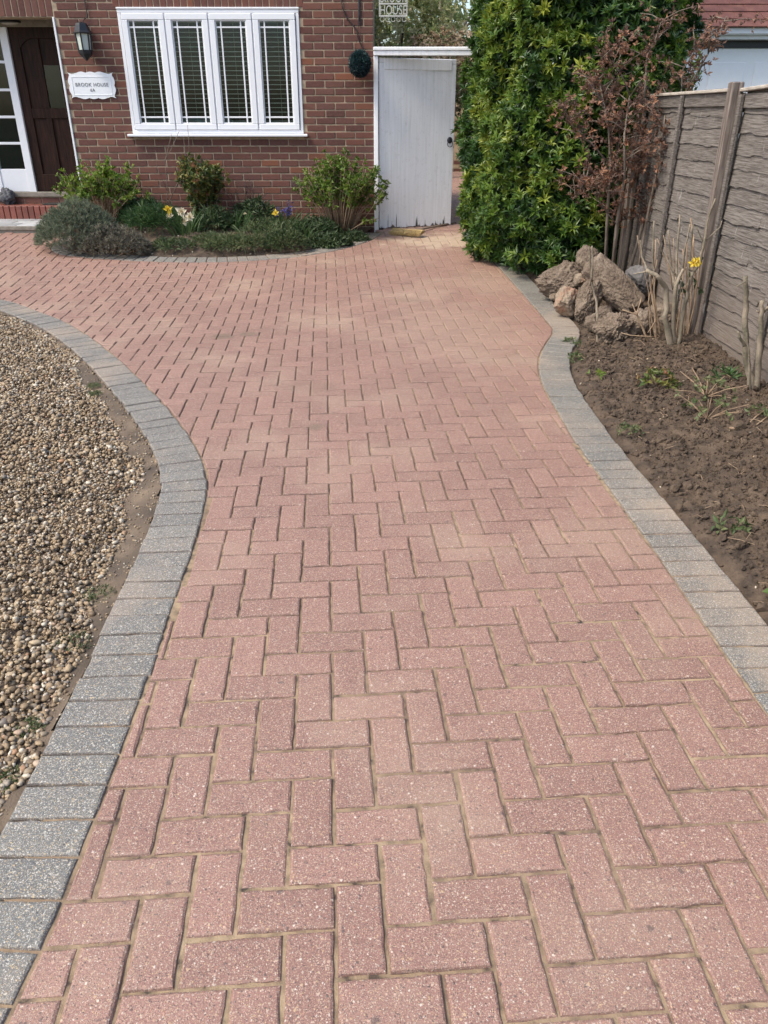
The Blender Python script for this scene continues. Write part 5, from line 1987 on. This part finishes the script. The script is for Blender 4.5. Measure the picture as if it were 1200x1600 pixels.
# ------------------------------------------------------------------ cut-back stems
def stick_group(name, Y, base_px, paths, label, mat, cat='stems', extra=None):
    b = at(base_px[0], base_px[1], Y)
    b.z = szr(b.x, Y)
    root = empty(name, b, label, cat)
    mb = MB()
    for pts, r in paths:
        r = r * 1.3
        yy = random.uniform(-.05, .05)
        P = [at(px, py, Y + yy * (q > 0) + .03 * random.uniform(-1, 1) * (q > 1)) - b for q, (px, py) in enumerate(pts)]
        if r > .006 and pts[0][1] > base_px[1] - 40: P[0].z = -.04
        # slight wobble of the wood
        Q = []
        for i in range(len(P) - 1):
            for s_ in range(4):
                t = s_ / 4
                Q.append(P[i].lerp(P[i + 1], t) + Vector((random.gauss(0, r * .18), random.gauss(0, r * .18), 0)))
        Q.append(P[-1])
        mb.tube(Q, [r * (1 - .5 * k / len(Q)) * random.uniform(.92, 1.1) for k in range(len(Q))], 8)
    mb.build('stems', mat, root, True)
    return root, b


r_, b_a = stick_group('pruned_shrub', 5.18, (1050, 548), [
    ([(1047, 552), (1040, 495), (1042, 450), (1028, 432), (1010, 422)], .017), ([(1012, 424), (1003, 400), (1000, 375)], .005), ([(1022, 430), (1020, 390), (1022, 345)], .006), ([(1012, 424), (990, 428)], .004),
    ([(1052, 548), (1052, 490), (1056, 445), (1068, 420)], .013), ([(1056, 445), (1058, 400), (1062, 335)], .007), ([(1054, 450), (1048, 410), (1044, 360)], .006), ([(1066, 422), (1072, 380), (1078, 350)], .005), ([(1056, 430), (1036, 395), (1030, 380)], .004),
    ([(1058, 548), (1065, 505), (1076, 450), (1082, 425)], .012), ([(1082, 425), (1094, 412), (1100, 380), (1105, 345), (1118, 310)], .008), ([(1100, 380), (1088, 355)], .004), ([(1074, 455), (1078, 400), (1083, 350)], .005), ([(1082, 425), (1072, 418)], .004),
    ([(1050, 520), (1060, 470), (1064, 440)], .006), ([(1060, 520), (1053, 470), (1055, 440)], .005), ([(1100, 378), (1125, 355), (1128, 345)], .003)],
    'cut-back shrub of thick bare stems with a yellow flower before the fence post', MAT['green_bark'])
fp = at(1083, 411, 5.14) - b_a
flower(r_, fp, (-.3, -1, .3), 'y', .03)
flower(r_, fp + Vector((.022, 0, .008)), (.3, -1, .4), 'y', .03)
A = np.array([list(at(px, py, 5.2) - b_a) for px, py in ((1068, 440), (1072, 432), (1090, 440), (1098, 450), (1066, 450), (1100, 402))])
foliage('leaves', MAT['low_leaf'], r_, rosettes(A, RNG.normal(0, 1, A.shape), 3, np.full(len(A), .06), np.full(len(A), .03), np.full(len(A), .2), (.6, 1.4)))
stick_group('forked_stick', 5.55, (936, 522), [([(936, 525), (934, 490), (931, 465), (924, 440), (922, 410), (920, 386)], .008), ([(924, 440), (926, 410), (925, 384)], .006), ([(934, 488), (922, 494)], .003)],
            'thin forked stick standing in front of the stone heap', MAT['green_bark'])
stick_group('bare_stick', 5.35, (1030, 525), [([(1026, 530), (1024, 490), (1017, 450), (1016, 428)], .008), ([(1025, 500), (1012, 520)], .003), ([(1024, 527), (985, 524), (970, 520)], .004), ([(1020, 510), (995, 492), (972, 484)], .006), ([(995, 492), (1002, 465)], .004), ([(995, 492), (988, 475)], .003)],
            'pale bare stick left of the thick cut-back stems', MAT['tan_twig'])
thin = []
for k in range(13):
    bx_ = random.uniform(1005, 1100); tx_ = bx_ + random.gauss(0, 14); ty_ = random.uniform(335, 430)
    thin.append(([(bx_, 540), ((bx_ + tx_) / 2 + random.gauss(0, 5), (540 + ty_) / 2), (tx_, ty_)], random.uniform(.003, .0055)))
    if random.random() < .6:
        thin.append(([((bx_ + tx_) / 2, (540 + ty_) / 2), (tx_ + random.gauss(0, 22), ty_ + random.uniform(0, 60))], .003))
stick_group('stem_thicket', 5.42, (1050, 540), thin, 'thicket of thin upright bare stems between the stone heap and the fence post', MAT['tan_twig'])
stick_group('pruned_rose', 4.26, (1180, 618), [([(1180, 622), (1168, 580), (1164, 540), (1164, 480), (1165, 432)], .017), ([(1164, 540), (1156, 528), (1152, 518)], .008), ([(1165, 440), (1150, 448)], .003), ([(1182, 615), (1186, 560), (1189, 500), (1191, 470)], .014), ([(1190, 488), (1204, 478)], .008), ([(1190, 490), (1182, 486)], .004), ([(1178, 600), (1170, 550), (1166, 520)], .006)],
            'pair of thick pruned stems at the right edge before the fence', MAT['green_bark'])


# ------------------------------------------------------------------ small plants in the dug bed and at the edgings
def small_plant(name, x, y, z, label, n, rad, h, L, Wd, mat, tint, seed, twigs=0, wide=.45, cat='plant', group=None):
    root = cushion(name, (x, y, z), label, rad, rad, h, n, L, Wd, mat, tint, seed, 4, .8, None, (.4, 1.3))
    root['category'] = cat
    if group: root['group'] = group
    if twigs:
        mb = MB()
        for _ in range(twigs):
            a = random.uniform(0, 6.28); q = random.uniform(.4, 1.3)
            e = Vector((rad * q * math.cos(a), rad * q * math.sin(a), h * random.uniform(.2, 1.2)))
            mb.tube([(0, 0, 0), e * .5 + Vector((0, 0, .012)), e], [.0035, .003, .0018], 5)
        mb.build('twigs', MAT['tan_twig'], root)
    return root


small_plant('seedling', 1.60, 4.38, szr(1.6, 4.38), 'small reddish green plant in the middle of the dug bed', 26, .10, .08, .045, .02, MAT['shrub_leaf'], (.1, 1), 41, 5)
small_plant('seedling', 1.78, 4.10, szr(1.78, 4.10), 'yellow green cut plant with tan twigs in the dug bed', 18, .15, .11, .036, .018, MAT['low_leaf'], (.5, 1), 42, 12)
small_plant('seedling', 1.70, 3.85, szr(1.70, 3.85), 'pale leaved cut plant with twigs nearest the camera in the dug bed', 16, .15, .10, .036, .018, MAT['low_leaf'], (.5, 1), 43, 14)
small_plant('seedling', 2.0, 4.42, szr(2.0, 4.42), 'low grey green seedling beside the pruned stems', 16, .09, .05, .07, .014, MAT['strap_leaf'], (.3, .8), 44)
small_plant('seedling', 1.90, 3.72, szr(1.9, 3.72), 'two-leaved green shoots right of the cut twiggy plants', 8, .06, .05, .035, .018, MAT['low_leaf'], (.5, 1), 45, 2)
tw2 = MB()
p0 = Vector((1.72, 3.62, szr(1.72, 3.62)))
for pts, r in (([(0, 0, .02), (.06, .0, .012), (.16, -.05, .016), (.26, -.06, .02)], .006), ([(.07, 0, .015), (.16, .08, .05), (.25, .16, .07)], .004), ([(.10, -.01, .015), (.2, .06, .05), (.27, .12, .06)], .004)):
    tw2.tube(pts, r, 6)
o = tw2.build('fallen_twig', MAT['tan_twig'], None, True); o.location = p0
tag(o, 'pale forked twig lying on the soil before the cut plants', 'twig')
for k, (x, y, lab, n_, sz_) in enumerate(((1.29, 5.15, 'tuft of weeds against the bend of the right edging', 22, .03), (1.30, 4.62, 'bright two-leaved weed by the right edging', 8, .035), (1.26, 3.72, 'mossy weeds along the right edging below the bend', 26, .022),
                                          (1.38, 2.72, 'pale straw-like weed beside the right edging', 10, .04), (1.36, 5.55, 'weeds at the corner of edging and stones', 20, .028))):
    small_plant('weed', x, y, szr(x, y), lab, n_, .06, .035, sz_, sz_ * .45, MAT['low_leaf'] if k != 1 else MAT['hydrangea_leaf'], (.3, 1), 50 + k, cat='weed')
x, y = 1.36, 2.20
root = empty('broadleaf_weed', (x, y, szr(x, y)), 'broad leaved green weed beside the right edging', 'weed')
Aw = np.array([[0, 0, .03], [.02, -.02, .025], [-.03, .0, .02], [.0, .04, .045]])
foliage('leaves', MAT['hydrangea_leaf'], root, rosettes(Aw, np.array([[.1, -.1, 1], [.3, -.3, 1], [-.3, 0, 1], [.0, .3, 1.]]), 4, np.full(4, .045), np.full(4, .034), np.full(4, .25), (1.0, 1.45)), droop=.05, wide=.6)
small_plant('weed', 1.44, 1.92, szr(1.44, 1.92), 'small weeds at the right edge of the picture by the edging', 26, .08, .05, .04, .016, MAT['low_leaf'], (.2, .8), 61, 4, cat='weed')
dw = MB()
for k in range(130):
    x = random.uniform(1.25, 2.1); y = random.uniform(1.9, 6.0)
    if x > (y * CT + .67) * .5 + .1: continue
    if float(dist_curve(CRo, [x], [y])[0][0]) < .04 or not inside(BEDR, np.array([x]), np.array([y]))[0]: continue
    z = szr(x, y) + .01
    a = random.uniform(0, 6.28); L = random.uniform(.02, .10)
    dw.tube([(x, y, z), (x + L * .5 * math.cos(a), y + L * .5 * math.sin(a), z + random.uniform(0, .02)), (x + L * math.cos(a + .3), y + L * math.sin(a + .3), z + random.uniform(-.004, .02))], [.0016, .0014, .001], 4)
o = dw.build('straw', MAT['tan_twig'])
tag(o, 'bits of straw and root scattered over the dug soil', 'straw', kind='stuff')
for k, (x, y, lab) in enumerate(((-1.78, 4.58, 'moss patch on the sandy strip at the bend of the left edging'), (-1.72, 4.42, 'smaller moss tuft touching the inner corner of the left edging'), (-.995, 2.28, 'green weed tuft between gravel and left edging, farthest'), (-.985, 1.98, 'weed tuft on the sandy strip beside the left edging, middle one'), (-.965, 1.60, 'dark green clover patch by the left edging'), (-.945, 1.42, 'bright moss cushion nearest the camera by the left edging'), (-3.22, 6.45, 'dark moss tuft at the far left end of the edging'))):
    z = float(soil_l(np.array([[x]]), np.array([[y]]))[0, 0])
    small_plant('moss_tuft', x, y, z, lab, 55, .03 + .03 * random.random(), .012, .016, .004, MAT['low_leaf'], (.4, 1), 70 + k, cat='moss')

# ------------------------------------------------------------------ trees and shrubs beyond the gate
def crown(name, loc, label, rx, ry, rz, n, L, Wd, mat, tint, trunk_r, trunk_h, seed, k=4, gap=.0, cat='tree', flowers=None, spread=(.4, 1.3)):
    root = empty(name, loc, label, cat)
    A = unit(RNG.normal(size=(n, 3)))
    q = RNG.uniform(.35, 1, n) ** .5
    lum = 1 + .45 * fbm(A[:, 0] * 2.5 + seed, A[:, 2] * 2.5 + A[:, 1] * 1.5, seed, 3)
    P = A * (q * lum)[:, None] * np.array([[rx, ry, rz]]) + np.array([[0, 0, trunk_h + rz * .6]])
    if gap:
        keep = fbm(P[:, 0] * 2.2, P[:, 2] * 2.2 + P[:, 1], seed + 5, 3) > gap
        P = P[keep]; A = A[keep]
    m = len(P)
    tt = np.clip(RNG.uniform(*tint, m) + .25 * fbm(P[:, 0] * 1.6, P[:, 2] * 1.6, seed + 9), 0, 1)
    foliage('crown', mat, root, rosettes(P, A + np.array([[0, 0, .5]]) + RNG.normal(0, .4, P.shape), k, np.full(m, L) * RNG.uniform(.7, 1.2, m), np.full(m, Wd), tt, spread))
    mb = MB()
    mb.tube([(0, 0, -.3), (.03, .02, trunk_h * .5), (.0, .0, trunk_h), (.05, 0, trunk_h + rz)], [trunk_r, trunk_r * .85, trunk_r * .7, trunk_r * .3], 9)
    for _ in range(14):
        a = random.uniform(0, 6.28); z = random.uniform(.4, 1) * (trunk_h + rz * .5)
        e = (rx * .75 * math.cos(a), ry * .75 * math.sin(a), z + random.uniform(.3, .8) * rz)
        mb.tube([(0, 0, z), (e[0] * .5, e[1] * .5, (z + e[2]) / 2 + .05), e], [trunk_r * .4, trunk_r * .28, trunk_r * .1], 6)
    mb.build('trunk', MAT['bark'], root, True)
    if flowers:
        nf, fs_ = flowers
        Af = unit(RNG.normal(size=(nf, 3)) + np.array([[0, -.8, .5]]))
        Pf = Af * np.array([[rx, ry, rz]]) * RNG.uniform(.75, 1.05, (nf, 1)) + np.array([[0, 0, trunk_h + rz * .6]])
        foliage('flower_heads', MAT['tan_flower'], root, rosettes(Pf, Af, 9, np.full(nf, fs_), np.full(nf, fs_ * .7), RNG.uniform(.1, 1, nf), (.1, 1.4)))
    return root


crown('laurel_tree', (.20, 12.75, .3), 'variegated green and cream shrub rising behind the gate beside the house corner', 1.0, .7, 1.35, 3400, .085, .032, MAT['tree_leaf'], (.45, 1.0), .06, 1.0, 3, 5)
crown('flowering_bush', (.85, 12.0, .3), 'bush with faded tan flower heads just above the gate lintel', .75, .6, .50, 900, .06, .025, MAT['low_leaf'], (.2, .9), .04, 1.35, 6, 4, cat='bush', flowers=(900, .04))
crown('olive_tree', (1.0, 16.5, .3), 'thin grey green tree with gaps of sky behind the gate', 1.3, 1.0, 1.7, 1900, .10, .035, MAT['tree_leaf'], (.15, .8), .09, 2.0, 8, 4, gap=-.12)
crown('dark_tree', (-.2, 19.0, .3), 'tall dark tree at the back of the garden behind the house corner', 1.8, 1.4, 2.2, 2600, .14, .05, MAT['tree_leaf'], (.1, .6), .12, 2.0, 12, 4, gap=-.2)
crown('far_tree', (3.2, 22.0, .3), 'broad tree far behind the evergreen shrub', 2.4, 2.0, 2.4, 2200, .16, .06, MAT['tree_leaf'], (.05, .6), .14, 2.2, 14, 4, gap=-.15)
print('objects', len(bpy.data.objects), 'triangles', sum(sum(len(p.vertices) - 2 for p in o.data.polygons) for o in bpy.data.objects if o.type == 'MESH' and len(o.data.polygons) < 2000) + sum(len(o.data.loops) - 2 * len(o.data.polygons) for o in bpy.data.objects if o.type == 'MESH' and len(o.data.polygons) >= 2000))
